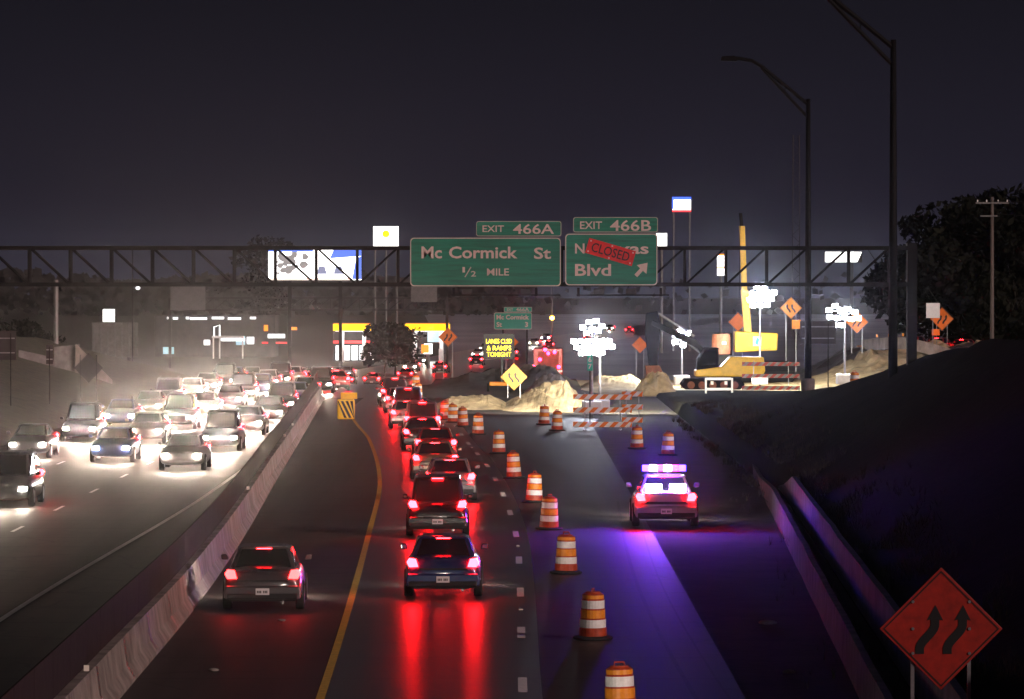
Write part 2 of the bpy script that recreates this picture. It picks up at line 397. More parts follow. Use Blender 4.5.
# dug-out site: lit dirt floor, the raised ramp behind it, and heaps
site = MB(); site.add([(6.5, 287, .02), (40, 287, .02), (40, 345, -.2), (2, 345, -.2)], [(0, 1, 2, 3)])
struct(site, 'site_dirt', M['dirt'])
heap(20, 52, 312, 372, lambda u, w: 2.6 * min(1, w * 2.2) * smooth(0, .25, u), M['dirt'], 'ramp_bank', nx=60, nd=40)
heap(X(428, 262), X(512, 262), 255, 275, lambda u, w: .9 * math.sin(PI * w) * (.6 + .5 * u), M['dirt'], 'dirt_pile', 'low pale dirt windrow behind the far traffic drums', 'dirt pile')
heap(X(488, 262), X(592, 262), 251, 276, lambda u, w: min(1, 1.6 * math.sin(PI * w)) * (.25 + 1.35 * smooth(.05, .7, u)), M['dirt'], 'dirt_pile', 'tall floodlit dirt heap left of the striped barricades', 'dirt pile')
heap(X(520, 300), X(580, 300), 292, 310, lambda u, w: 1.3 * math.sin(PI * w) * math.sin(PI * u), M['concrete_dark'], 'dirt_pile', 'grey rubble mound behind the floodlit dirt heap', 'rubble pile')
heap(X(626, 296), X(680, 296), 288, 297, lambda u, w: 1.5 * math.sin(PI * w) * math.sin(PI * u) ** .6, M['dirt'], 'dirt_pile', 'brown dirt mound under the excavator bucket', 'dirt pile')
heap(X(580, 320), X(650, 320), 310, 325, lambda u, w: .9 * math.sin(PI * w), M['dirt'], 'dirt_pile', 'flat pale spoil ridge behind the striped barricades', 'dirt pile')
heap(-6, 5, 300, 345, lambda u, w: (.7 + 1.1 * u) * math.sin(PI * w), M['soil'], 'grass_mound', nx=30, nd=20)

# ------------------------------------------------------------------ median barrier and dark screen
def bar_profile(top=.84):
    return [(-.30, 0), (.30, 0), (.30, .08), (.16, .30), (.09, top), (-.09, top), (-.16, .30), (-.30, .08)]
mb = MB(); rings = []
for D in rng(40, 282, 2): rings.append([(spline(BAR, D) + a, D, b) for a, b in bar_profile()])
mb.loft(rings)
bar = tag(mb.build('median_barrier', M['concrete']), 'pale concrete median barrier running from bottom left beside parked car', 'barrier')
for k, D in enumerate(rng(46, 276, 6.1)):
    x = spline(BAR, D); w_ = .16
    j = MB()
    for y in (D,): j.loft([[(x + a + o, q, b) for a, b in ((.302, .08), (.163, .30), (.093, .84))] for q, o in ((y, 0), (y + w_, 0))], cap=False, closed=False)
    j.build('joint', M['asphalt'], bar)
scr = thing('glare_screen', 'dark panelled screen standing along top of the concrete median barrier', 'screen', (0, 0, 0))
for k, D in enumerate(rng(44, 280, 3.05)[:78]):
    a, b = D - 1.515, D + 1.515; xa, xb = spline(BAR, a) - .1, spline(BAR, b) - .1
    h = .98 + (.22 if k in (70, 73, 74, 76, 77) else 0); lo = .62
    p = MB().add([(xa - .02, a, lo), (xa + .02, a, lo), (xb + .02, b, lo), (xb - .02, b, lo), (xa - .02, a, lo + h), (xa + .02, a, lo + h), (xb + .02, b, lo + h), (xb - .02, b, lo + h)],
                 [(0,1,2,3), (4,5,6,7), (0,1,5,4), (1,2,6,5), (2,3,7,6), (3,0,4,7)])
    p.build('panel', M['screen'], scr)
for i, (px, py) in enumerate(((254, 489), (73, 670), (308, 436), (315, 425))):
    d = lerp([(45, 60), (489, 150)], py) if py < 0 else (HC - .86) * F / (py - HZ)
    tag(MB().box((0, 0, .05), (.09, .04, .1)).build('barrier_reflector', M['reflector'], loc=(spline(BAR, d) + .02, d - .05, .84)),
        ('white reflector halfway along the median barrier', 'white reflector on median barrier nearest the camera', 'white reflector on barrier, third from the camera', 'white reflector on barrier close to its far end')[i], 'reflector', 'reflectors on the median barrier')

gt = MB(); rg = random.Random(11)
for k in range(7000):
    D = rg.uniform(66, 235); side = rg.random()
    if side < .75: x = wall2x(D) + .2 + abs(rg.gauss(0, .9)); z = bank_z(x, D)
    elif side < .78: x = 5.6 + (D - 79) * .03 + rg.gauss(.5, .35); z = 0
    else: x = wall2x(D) - .45 + rg.gauss(0, .15); z = .1
    if noise.noise(Vector((x * .8, D * .22, 4))) < .02: continue
    h = rg.uniform(.10, .34); a = rg.uniform(0, PI); w_ = .011
    for q in range(3):
        b = a + q * 1.05; dx, dy = math.cos(b) * w_, math.sin(b) * w_; tx, ty = rg.gauss(0, .1), rg.gauss(0, .1)
        gt.add([(x - dx, D - dy, z - .05), (x + dx, D + dy, z - .05), (x + tx, D + ty, z + h)], [(0, 1, 2)])
M['weed'] = mat('dry_weeds', (.04, .034, .02), .9, var=.5, scale=1)
tag(gt.build('grass', M['weed']), 'dry weeds and grass tufts on the right bank', 'grass', kind='stuff')
# low walls at the right
for nm, f0, f1, dd, hh, lab in (('low_wall', 0, .0, (60, 236), .85, 'low concrete wall lit purple at foot of right bank, nearer the road'),
                               ('low_wall', 0, .0, (60, 152), .95, 'low concrete wall lit purple on right bank behind the first wall')):
    second = hh > .9; rings = []
    for D in rng(*dd, 4):
        x = (wall2x(D) if second else 6.35 + (D - 79) * .034) ; z = .35 if second else -.05
        h = hh * (1 if D < dd[1] - 12 else max(.1, (dd[1] - D) / 12)) * (1 if second else 1 - .55 * smooth(140, 165, D))
        x += .03 * noise.noise(Vector((D * .3, hh, 0))); h *= 1 + .04 * noise.noise(Vector((D * .45, 3, hh)))
        rings.append([(x - .09, D, z), (x + .09, D, z), (x + .07, D, z + h), (x - .07, D, z + h)])
    tag(MB().loft(rings).build(nm, M['concrete_dark']), lab, 'wall')
for i, (x, D, s, lab) in enumerate(((5.6, 96, .16, 'pale flat stone lying on the dark right shoulder'), (5.3, 84, .12, 'small pale stone nearest the camera on right shoulder'),
                                    (-5.75, 84.5, .10, 'small pale stone on shoulder in front of parked car'), (-5.1, 97, .08, 'tiny pale stone on shoulder just right of parked car'))):
    st = MB(); st.lathe([(.3, 0), (.9, .1), (1, .3), (.7, .55), (.2, .66)], n=9)
    st.v = [(a * s * (1.3 + .2 * math.sin(7 * b)), b * s, c * s) for a, b, c in st.v]
    tag(st.build('stone', M['concrete'], smooth=True, loc=(x, D, .005), rot=(0, 0, i)), lab, 'stone', 'loose stones on the shoulders')

# ------------------------------------------------------------------ vehicles
def make_car(kind, paint, lit=True, name='car', label='car', cat='car'):
    root = thing(name, label, cat)
    suv = kind == 'suv'
    H = 1.78 if suv else 1.43; dk = 1.02 if suv else .98
    st = [(-2.38, .74, .34, .60, .72), (-2.33, .84, .27, .66, .88), (-2.18, .89, .24, .78, dk - .01), (-1.5, .91, .22, .84, dk + .01), (-.8, .915, .20, .86, dk),
          (.6, .91, .20, .86, dk - .02), (1.2, .90, .20, .84, dk - .03), (1.85, .88, .22, .78, dk - .13), (2.2, .83, .25, .68, dk - .24), (2.34, .70, .32, .56, .64)]
    rings = []
    for y, w, b, bl, t in st:
        half = [(0, b), (w * .86, b), (w * .98, b + .12), (w, (b + bl) / 2), (w * .97, bl), (w * .80, t), (w * .4, t + .025)]
        rings.append([(x, y, z) for x, z in half] + [(0, y, t + .035)] + [(-x, y, z) for x, z in reversed(half[1:])])
    MB().loft(rings).build('body', paint, root, smooth=True, sub=1)
    # cabin hull with panes 4 mm proud of it
    rb = -2.12 if suv else -1.80; rr = -1.78 if suv else -1.02
    lo = [(-.76, rb), (.76, rb), (.80, .2), (.74, 1.2), (-.74, 1.2), (-.80, .2)]
    hi = [(-.56, rr), (.56, rr), (.60, -.2), (.55, .22), (-.55, .22), (-.60, -.2)] if not suv else [(-.66, rr), (.66, rr), (.68, -.2), (.6, .15), (-.6, .15), (-.68, -.2)]
    B = [Vector((x, y, dk - .06)) for x, y in lo]; T = [Vector((x, y, H - (.02 if i in (0, 1, 3, 4) else 0))) for i, (x, y) in enumerate(hi)]
    cb = MB(); cb.loft([B, T]); o_ = cb.build('cabin', paint, root, bevel=.10); o_.modifiers[0].segments = 4
    def pane(nm, i, k, m=.07):
        a, b_, c, d = B[i], B[k], T[k], T[i]
        def P(u, v): return (a * (1 - u) + b_ * u) * (1 - v) + (d * (1 - u) + c * u) * v
        q = [P(m, .12), P(1 - m, .12), P(1 - m, .88), P(m, .88)]
        n = (q[1] - q[0]).cross(q[3] - q[0]).normalized()
        cen = sum(q, Vector()) / 4
        if n.dot(cen - Vector((0, 0, .9))) < 0: n = -n
        MB().add([p + n * .006 for p in q] + [p - n * .02 for p in q], [(0,1,2,3), (7,6,5,4), (0,4,5,1), (1,5,6,2), (2,6,7,3), (3,7,4,0)]).build(nm, M['glass'], root)
    pane('rear_window', 0, 1); pane('windshield', 3, 4)
    for i, k in ((1, 2), (2, 3), (4, 5), (5, 0)): pane('side_window', i, k, .08)
    # rear
    MB().loft([[(x * 1, y, z) for x, z in ((-.86, .30), (.86, .30), (.88, .46), (.84, .60), (-.84, .60), (-.88, .46))] for y in (-2.46, -2.22)]).build('rear_bumper', paint, root, bevel=.04)
    MB().box((0, -2.40, .30), (1.5, .10, .10)).build('lower_trim', M['trim'], root, bevel=.02)
    tz = .86 if not suv else .98
    for s in (-1, 1):
        MB().loft([[(s * x, y + abs(x - .55) * .12, z) for x, z in ((.58, tz - .10), (.80, tz - .11), (.86, tz + .01), (.80, tz + .10), (.64, tz + .08))] for y in (-2.40, -2.18)]).build('tail_light', M['tail'], root, bevel=.012)
    MB().prism([(-.60, .69), (.60, .69), (.55, .73), (-.55, .73)], -2.405, -2.35).build('trunk_edge', M['trim'], root)
    pl = MB().box((0, -2.475, .47), (.31, .02, .15)).build('number_plate', M['plate'], root, bevel=.006)
    cx_ = MB()
    for q in (-.11, -.075, -.04, .03, .065, .10): cx_.box((q, -2.4865, .465), (.022, .003, .055))
    cx_.build('characters', M['trim'], pl)
    MB().box((0, rr - .06 if not suv else rr - .10, H - .07), (.34, .05, .03)).build('brake_strip', M['tail'], root)
    MB().box((0, -2.42, .36), (1.62, .12, .14)).build('diffuser', M['trim'], root, bevel=.03)
    MB().tube([(.46, -2.47, .22), (.46, -2.0, .23)], .035, 10).build('exhaust', M['chrome'], root)
    for s in (-1, 1):
        MB().loft([[(s * (.62 + dx), y, .62 + dz) for dx, dz in ((-.13, -.07), (.13, -.06), (.15, .05), (-.10, .07))] for y in (2.12, 2.36)]).build('headlight', M['head'], root, bevel=.015)
        MB().loft([[(s * x, y, z) for x, z in ((.88, 1.0), (1.05, 1.0), (1.06, 1.13), (.92, 1.13))] for y in (.62, .82)]).build('mirror', paint, root, bevel=.03)
        for y in (-1.38, 1.42):
            w = MB().lathe([(.22, -.10), (.31, -.10), (.33, -.07), (.33, .07), (.31, .10), (.22, .10)], (s * .83, y, .33), 22, 'x').build('wheel', M['rubber'], root, smooth=False)
            MB().lathe([(.21, -.105), (.21, .105)], (s * .83, y, .33), 14, 'x').build('rim', M['rim'], w)
    for s in ((-1, 1) if suv else ()): MB().tube([(s * .55, -1.6, H + .05), (s * .55, .1, H + .05)], .02).build('roof_rail', M['trim'], root)
    if lit: spot(root, (0, 2.50, .68), R(85.5), 480, 62, (1, .88, .76))
    return root
PROTO = {}
def car(kind, colour, x, D, rz, label, group):
    k = (kind, colour)
    if k not in PROTO: o = PROTO[k] = make_car(kind, PAINTS[colour], name='suv' if kind == 'suv' else 'sedan')
    else: o = copy_tree(PROTO[k])
    o.location = (x, D, zt(D) + .014); o.rotation_euler = (0, 0, rz)
    return tag(o, label, 'car', group)
G1 = 'cars driving away in the open lane'
flow = [(63, 'sedan', 'white', 0), (106, 'sedan', 'blue', .15), (131, 'suv', 'black', -.2), (152, 'sedan', 'silver', .25), (168, 'sedan', 'tan', -.1), (184, 'sedan', 'red', .2), (197, 'sedan', 'black', -.1),
        (212, 'suv', 'grey', .2), (226, 'sedan', 'white', -.2), (240, 'suv', 'blue', .1), (253, 'sedan', 'grey', -.1), (265, 'suv', 'black', 0)]
words = ['nearest', 'second nearest', 'third nearest', 'fourth nearest', 'fifth nearest', 'sixth nearest', 'seventh nearest', 'eighth nearest', 'ninth nearest', 'tenth nearest', 'eleventh nearest']
for i, (D, k, c, off) in enumerate(flow):
    car(k, c, pathx(D) + off, D, -heading(D), f'{c} {k} out of view below the frame, added to light the nearest drums' if i == 0 else f'{c} {k} with red tail lights, {words[i - 1]} in the open lane beside the drums', G1)
near_ = [o for o in COL.objects if o.get('group') == G1 and o.location.y < 70][0]
for ch in near_.children:
    if ch.type == 'LIGHT': ch.data = ch.data.copy(); ch.data.energy = 1000  # unseen car added for its beam, boosted to light the nearest drums and lane
G2 = 'cars on the far bend driving away'
far_c = ['red', 'grey', 'black', 'silver']
for i, D in enumerate((305, 322, 340, 360, 382, 405, 430, 458, 490, 530, 580, 640, 720, 820, 940)):
    car('sedan', far_c[i % 4], pathx(D) - 1.4 + (i % 2) * 3.0 * 0, D, -heading(D), 'tiny car with red tail lights on the far bend of the motorway', G2)
HIGH = bpy.data.lights.new('high_beam', 'SPOT'); HIGH.energy = 4200; HIGH.spot_size = R(32); HIGH.spot_blend = .8; HIGH.color = (1, .80, .62); HIGH.shadow_soft_size = .12
LOWB = HIGH.copy(); LOWB.energy = 250
G3 = 'oncoming cars with dazzling headlights'
lanes = {'beside the median': (-13.1, (176, 196, 216, 234, 251, 267, 282, 297, 311, 325)), 'in the middle lane': (-16.8, (148, 184, 205, 225, 243, 260, 276, 291, 306, 320, 334)), 'in the outer lane': (-20.4, (188, 208, 228, 246, 263, 279, 295, 310, 324))}
oc = ['silver', 'black', 'white', 'grey', 'tan', 'blue']; n_ = 0
for ln_, (x, ds) in lanes.items():
    for i, D in enumerate(ds):
        kk = 'suv' if n_ % 3 == 1 else 'sedan'; c = oc[n_ % 6] if kk == 'sedan' else ('white', 'black', 'grey')[n_ % 3 if n_ % 2 else 1]; n_ += 1
        o = car(kk, c, x + .2 * math.sin(D), D, PI, f'oncoming {c} {kk} with dazzling headlights, {words[i]} of those {ln_}', G3)
        for ch in o.children:
            if ch.name.startswith('headlight'): ch.material_slots[0].link = 'OBJECT'; ch.material_slots[0].material = M['high_head']
            if ch.type == 'LIGHT': ch.data = HIGH if D > 190 else LOWB; ch.rotation_euler = (R(83.5), 0, 0)
G4 = 'oncoming cars on the far bend'
for i, D in enumerate((352, 378, 405, 435, 465, 500, 540, 585, 635, 690, 750, 820, 900, 990)):
    o = car('sedan', oc[i % 6], pathx(D) - 6.0 - (i % 2) * 3.4, D, PI - heading(D), 'tiny oncoming car with white headlights on the far bend', G4)

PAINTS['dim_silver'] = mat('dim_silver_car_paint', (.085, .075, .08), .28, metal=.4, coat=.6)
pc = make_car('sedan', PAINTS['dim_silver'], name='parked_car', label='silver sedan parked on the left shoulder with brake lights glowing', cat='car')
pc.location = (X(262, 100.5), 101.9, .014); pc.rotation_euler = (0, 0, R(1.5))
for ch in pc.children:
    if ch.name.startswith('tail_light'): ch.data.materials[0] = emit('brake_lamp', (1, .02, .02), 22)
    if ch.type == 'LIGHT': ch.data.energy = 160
PAINTS['lavender'] = mat('dull_white_car_paint', (.34, .33, .36), .35, coat=.5)
pol = make_car('sedan', PAINTS['lavender'], name='police_car', label='white police car with blazing blue and red roof lights in closed lane', cat='police car')
pol.location = (X(667, 133), 136, .014); pol.scale = (1.08, 1.05, 1.1)
for ch in pol.children:
    if ch.type == 'LIGHT': ch.data.energy = 3200; ch.rotation_euler = (R(87.5), 0, R(9))
lbx = MB().box((0, -.45, 1.47), (1.24, .26, .06)).build('light_bar', M['trim'], pol, bevel=.015)
for i, s in enumerate((-.52, -.31, -.10, .10, .31, .52)):
    MB().box((s, -.45, 1.585), (.195, .28, .17)).build('beacon', M[('blue_led', 'white_led', 'red_led', 'white_led', 'red_led', 'blue_led')[i]], lbx, bevel=.02)
for s in (-.34, .34): MB().box((s, -1.80, 1.10), (.46, .10, .17), rx=R(-28)).build('window_flasher', M['white_led'], pol, bevel=.01)
MB().prism([(-.7, .66), (.7, .66), (.7, .69), (-.7, .69)], -2.43, -2.40).build('stripe', M['trim'], pol)
spot(pol, (-.3, -.75, 1.75), R(-58), 1900, 105, (.06, .012, 1), name='blue_flash', rad=.2)
spot(pol, (.3, -.75, 1.75), R(-66), 700, 115, (.35, .02, 1), rz=R(-50), name='violet_flash', rad=.2)
lamp(pol, (0, .9, 2.1), 160, (.10, .05, 1), .15)

# ------------------------------------------------------------------ drums
def make_drum():
    r = thing('traffic_drum', 'drum', 'traffic drum')
    MB().lathe([(.40, 0), (.42, .02), (.42, .05), (.33, .08)], n=20).build('rubber_base', M['rubber'], r)
    prof = [(.292, .05), (.290, .24), (.272, .25), (.270, .44), (.254, .45), (.252, .64), (.238, .65), (.236, .84), (.226, .85), (.222, .95), (.16, .98), (.15, 1.0)]
    MB().lathe(prof, n=24).build('body', M['drum'], r, smooth=False)
    for z0, z1, ra, rb_, k in ((.255, .425, .2725, .2725, 'band_white'), (.455, .625, .2565, .2565, 'band_orange'), (.655, .825, .2405, .2405, 'band_white'), (.86, .935, .2285, .2265, 'band_orange')):
        MB().lathe([(ra + .002, z0), (rb_ + .001, z1)], n=24).build('reflective_band', M[k], r)
    MB().tube([(-.09, 0, .99), (-.08, 0, 1.06), (.08, 0, 1.06), (.09, 0, .99)], .018, 6).build('handle', M['drum'], r)
    return r
drum = make_drum(); first = True
DR = 'orange and white drums closing the right lanes'
row = [(621, 726, 'cut off by bottom edge of photo, nearest the camera'), (593, 640, 'second nearest the camera in the tapering row'), (566, 574, 'third nearest the camera in the tapering row'), (549, 530, 'fourth nearest the camera in the tapering row'),
       (534, 503, 'fifth nearest the camera in the tapering row'), (514, 479, 'sixth nearest the camera in the tapering row'), (499, 454, 'seventh nearest the camera in the tapering row'), (478, 435, 'eighth nearest the camera in the tapering row'),
       (463, 427, 'ninth nearest the camera in the tapering row'), (453, 423, 'next to last of the tapering row'), (445, 420, 'last and farthest of the tapering row'),
       (544, 425, 'left one of a close pair before the dirt heap'), (557, 431, 'right one of a close pair before the dirt heap'),
       (637, 449, 'left one beyond the police car'), (668, 456, 'right one just beyond the police car'),
       (416, 389, 'upper one of two left of the mound on the bend'), (418, 399, 'lower one of two left of the mound on the bend')]
for i, (px, py, lab) in enumerate(row):
    D = HC * F / (py - HZ)
    o = drum if first else copy_tree(drum); first = False
    o.location = (X(px, D), D, .014 if D < 284 else zt(D) + .014); o.rotation_euler = (R(rnd.uniform(-2.2, 2.2)), R(rnd.uniform(-2.2, 2.2)), i * 1.3)
    tag(o, 'orange and white drum, ' + lab, 'traffic drum', DR)

# ------------------------------------------------------------------ signs
def arrow_shape(flip=1, s=1.0):
    """Reverse-curve arrow outline, unit tall, leaning to the right."""
    cl = []
    for k in range(13):
        t = k / 12; cl.append((-.16 + .32 * smooth(.15, .85, t), -.5 + .72 * t))
    L, Rr = [], []
    for k, (x, y) in enumerate(cl):
        a = cl[max(0, k - 1)]; b = cl[min(12, k + 1)]; dx, dy = b[0] - a[0], b[1] - a[1]; l = math.hypot(dx, dy)
        nx, ny = -dy / l * .092, dx / l * .092; L.append((x + nx, y + ny)); Rr.append((x - nx, y - ny))
    return [(flip * x * s, y * s) for x, y in Rr + [(.33, .20), (.17, .52), (-.01, .20)] + L[::-1]]
def concave(mb, poly, y0, y1, cx, cz):      # ngon front and back of an outline, thickness y0..y1
    import mathutils.geometry as mg
    tri = mg.tessellate_polygon([[Vector((x, z, 0)) for x, z in poly]]); n = len(poly)
    mb.add([(cx + x, y0, cz + z) for x, z in poly] + [(cx + x, y1, cz + z) for x, z in poly],
           [tuple(t) for t in tri] + [tuple(i + n for i in t) for t in tri] + [(i, i + n, (i+1) % n + n, (i+1) % n) for i in range(n)])
def diamond(px, py, D, hd, label, m='orange', flip=1, arrows=True, posts=True, zbase=None, facing=True, scale=1.0, name='warning_sign', cat='warning sign', tilt=0, bolts=False, group=None):
    """Diamond panel with its centre at pixel (px, py); hd = half diagonal in metres."""
    zb = zt(D) if zbase is None else zbase
    zc = Z(py, D) - zb
    r = thing(name, label, cat, (X(px, D), D, zb), tilt, group)
    def dia(a, y0, y1): return MB().prism([(-a, zc), (0, zc - a), (a, zc), (0, zc + a)], y0, y1)
    dia(hd, -.012, .012).build('panel', M[m], r, bevel=.004)
    if facing:
        fr = MB(); a, b = hd * .945, hd * .915
        o4 = [(-a, zc), (0, zc - a), (a, zc), (0, zc + a)]; i4 = [(-b, zc), (0, zc - b), (b, zc), (0, zc + b)]
        for k in range(4):
            q = [o4[k], o4[(k+1) % 4], i4[(k+1) % 4], i4[k]]; fr.prism(q, -.018, -.0125)
        fr.build('border', M['black'], r)
        if arrows:
            for s in (-1, 1):
                q = MB(); concave(q, arrow_shape(flip, hd * .78), -.020, -.0125, s * hd * .225, zc - hd * .02); q.build('arrow', M['black'], r)
    if bolts:
        bm = MB()
        for sx in (-.46, .46):
            for dz in (.44, 0, -.40): bm.lathe([(.022, -.03), (.022, -.012)], (sx * hd, 0, zc + dz * hd), 8, 'y')
        bm.build('bolts', M['galv'], r)
    if posts:
        for s in (-1, 1): MB().box((s * hd * .46, .045, (zc - .2 * hd) / 2), (.05, .05, zc - .2 * hd + .1)).build('post', M['galv'], r)
    return r, zc
# near sign at the bottom right, standing on the bank side of the road
nD = 62
r_, zc_ = diamond(941.5, 629, nD, .868, 'large dark red-orange diamond sign with two black bending arrows, bottom right corner', 'orange_shaded', bolts=True, zbase=.0)
diamond(514, 377, 262, .80, 'orange diamond sign with two bending arrows on lit dirt heap', 'amber_sheet', flip=-1, zbase=.6)
diamond(448, 337, 420, .92, 'orange diamond sign with white glare in front of gas station canopy', 'orange')
diamond(510, 342, 430, .85, 'plain orange diamond sign partly behind the amber message board', 'orange', arrows=False)
diamond(640, 345, 420, .80, 'pale orange diamond sign just left of the excavator arm', 'orange', arrows=False)
diamond(738, 322, 360, .80, 'plain orange diamond sign left of the crane boom', 'orange', arrows=False)
r_, zc_ = diamond(791, 308, 345, .86, 'yellow-orange diamond sign with square plaque beneath, right of the crane', 'amber_sheet', flip=-1)
MB().box((.42, -.03, zc_ - 1.28), (.72, .02, .72)).build('plaque', M['amber_sheet'], r_, bevel=.005)
diamond(857, 322, 330, .85, 'orange diamond sign half hidden by dazzling floodlights', 'orange', zbase=2.2)
r_, zc_ = diamond(942, 319, 350, .92, 'orange diamond sign with arrows behind white board on right ramp', 'orange', flip=1, zbase=2.4)
MB().box((-.5, -.03, zc_ - 1.05), (.62, .02, .50)).build('plaque', M['orange'], r_, bevel=.005)
def back_sign(px0, px1, py0, py1, D, label, m='alu', diam=False, zb=None, one=False, name='road_sign', cat='road sign', tilt=0):
    zb = zt(D) if zb is None else zb; xc = X((px0 + px1) / 2, D); w = (px1 - px0) / F * D; z0, z1 = Z(py1, D) - zb, Z(py0, D) - zb
    r = thing(name, label, cat, (xc, D, zb), tilt); zc = (z0 + z1) / 2
    if diam: MB().prism([(-w/2, zc), (0, z0), (w/2, zc), (0, z1)], -.012, .012).build('panel', M[m], r)
    else: MB().box((0, 0, zc), (w, .024, z1 - z0)).build('panel', M[m], r, bevel=.01)
    rib = MB()
    for t in (.25, .75):
        if not diam: rib.box((0, -.03, z0 + (z1 - z0) * t), (w * .9, .035, .06))
    if rib.v and name == 'road_sign': rib.build('rib', M['galv'], r)
    for s in ((0,) if one else (-.28, .28)): MB().box((s * w, .05 if m == 'white_metal' else -.06, z1 * .48), (.05, .05, z1 * .98)).build('post', M['pole'] if m != 'white_metal' else M['galv'], r)
    return r
back_sign(-8, 16, 331, 360, 225, 'dark back of large road sign cut by the left edge', zb=1.2)
back_sign(46, 53, 345, 364, 235, 'narrow dark back of small sign on a pole at left', one=True, zb=1.0)
back_sign(74, 103, 353, 383, 245, 'dark back of diamond sign on left grass slope', diam=True, zb=.4)
back_sign(800, 836, 321, 344, 235, 'dark back of wide sign behind the second lamp post', zb=1.2)
back_sign(926, 940, 303, 318, 345, 'white square board tilted on one post before orange diamond', m='white_metal', one=True, zb=2.4, name='board', cat='board', tilt=R(8))

# mile marker
mm = thing('mile_marker', 'small green mile marker with white figures on dark post', 'mile marker', (X(590, 232), 232, 0))
zc_ = Z(363, 232)
MB().box((0, 0, zc_), (.30, .015, .82)).build('panel', M['green_far'], mm, bevel=.006)
text('6', .17, .26, (0, -.012, zc_ + .18), M['legend'], mm); text('7', .17, .26, (0, -.012, zc_ - .18), M['legend'], mm)
MB().box((0, .03, zc_ / 2), (.07, .04, zc_)).build('post', M['trim'], mm)

# type three barricades
def barricade(px0, px1, ys, D, label, tilt=0, m1='orange', m2='band_white', slant=1, stripe=.26, dz=0):
    w = (px1 - px0) / F * D; r = thing('road_barricade', label, 'barricade', (X((px0 + px1) / 2, D), D, dz), tilt)
    for y in ys:
        zc = Z(y, D) - dz; hh = .13
        rl = MB().box((0, 0, zc), (w, .03, 2 * hh)).build('rail', M[m2], r)
        s = MB(); x = -w / 2 - 2 * hh
        while x < w / 2:
            a = [max(-w/2, min(w/2, q)) for q in (x, x + stripe, x + stripe + 2 * hh * slant, x + 2 * hh * slant)]
            poly = [(a[0], zc - hh), (a[1], zc - hh), (a[2], zc + hh), (a[3], zc + hh)]
            if max(a) - min(a) > .05: s.prism(poly, -.019, -.0155)
            x += stripe * 2
        s.build('stripes', M[m1], rl)
    zt_ = Z(min(ys), D) - dz + .2
    for s in (-.30, .30):
        MB().box((s * w, .045, zt_ / 2), (.05, .05, zt_)).build('upright', M['galv'], r)
        MB().box((s * w, .045, .03), (.06, 1.3, .06)).build('foot', M['galv'], r)
    return r
barricade(573, 632, (397, 410, 424.5), 222, 'orange and white striped barricade, wide one before the dirt site', R(-6))
barricade(622, 643, (394, 407, 420), 226, 'short orange and white striped barricade overlapping the wide one', R(-3))
barricade(742, 800, (364, 376, 388), 292, 'dull red and white striped barricade in front of yellow crane', R(-4), 'orange_shaded', 'concrete')
sh = thing('sawhorse', 'white metal frame gate glowing in front of excavator tracks', 'barricade', (X(719, 285), 285, 0))
for x in (-.85, .85): MB().box((x, 0, .5), (.12, .1, 1.55)).build('leg', M['white_metal'], sh)
for z in (1.22, .55, .1): MB().box((0, 0, z), (1.58, .08, .16)).build('rail', M['white_metal'], sh)
for x in (-.45, .45): MB().box((x, -.06, .95), (.18, .02, .22)).build('reflector', M['reflector'], sh)

# crash cushion nose at the end of the median barrier
M['hazard_yellow'] = mat('hazard_yellow', (.90, .66, .03), .45, var=.12, scale=4)
cz = thing('crash_cushion', 'black and yellow striped crash cushion nose at barrier end', 'crash cushion', (X(346, 240), 240, 0))
MB().box((0, 0, 1.0 * .55), (.95, .3, 1.1)).build('nose', M['hazard_yellow'], cz, bevel=.08)
s_ = MB()
for k in range(5):
    x = -.55 + k * .26; q = [max(-.46, min(.46, v)) for v in (x + .45, x + .60, x + .15, x)]
    s_.prism([(q[0], .08), (q[1], .08), (q[2], 1.0), (q[3], 1.0)], -.158, -.152)
s_.build('stripes', M['black'], cz)
MB().box((0, 1.6, .4), (.7, 2.8, .75)).build('cushion_body', M['alu'], cz, bevel=.05)
MB().box((.15, .3, 1.28), (.9, .25, .35)).build('top_board', M['hazard_yellow'], cz, bevel=.03)

# ------------------------------------------------------------------ main gantry and its signs
GD = 175; gz0, gz1 = Z(286, GD) + .06, Z(248, GD)
ga = thing('sign_gantry', 'dark steel truss gantry spanning the whole motorway', 'gantry', (0, GD, 0))
xl, xr = -26.0, X(911, GD)
for z in (gz0, gz1):
    c = MB()
    for y in (0, .55): c.box(((xl + xr) / 2, y, z), (xr - xl, .15, .16))
    c.build('chord', M['steel'], ga)
step = 41 / F * GD; mid = X(357, GD); k0 = int((xl - mid) / step); k1 = int((xr - mid) / step)
for k in range(k0, k1 + 1):
    x = mid + k * step
    vb = MB()
    for y in (0, .55): vb.box((x, y, (gz0 + gz1) / 2), (.10, .09, gz1 - gz0 - .16))
    vb.build('vertical', M['steel'], ga)
    if k < k1 :
        a, b = (gz1, gz0) if k < 0 else (gz0, gz1)
        db = MB()
        for y in (0, .55): db.tube([(x + .03, y, a), (x + step - .03, y, b)], .042, 6)
        db.build('diagonal', M['steel'], ga)
MB().box((xr + .05, .27, (gz1 + 3.5) / 2 + .05), (.38, .5, gz1 - 3.5 + .3)).build('post', M['steel'], ga)
MB().box((xl, .27, (gz1 + .5) / 2), (.38, .5, gz1 + .5)).build('post', M['steel'], ga)
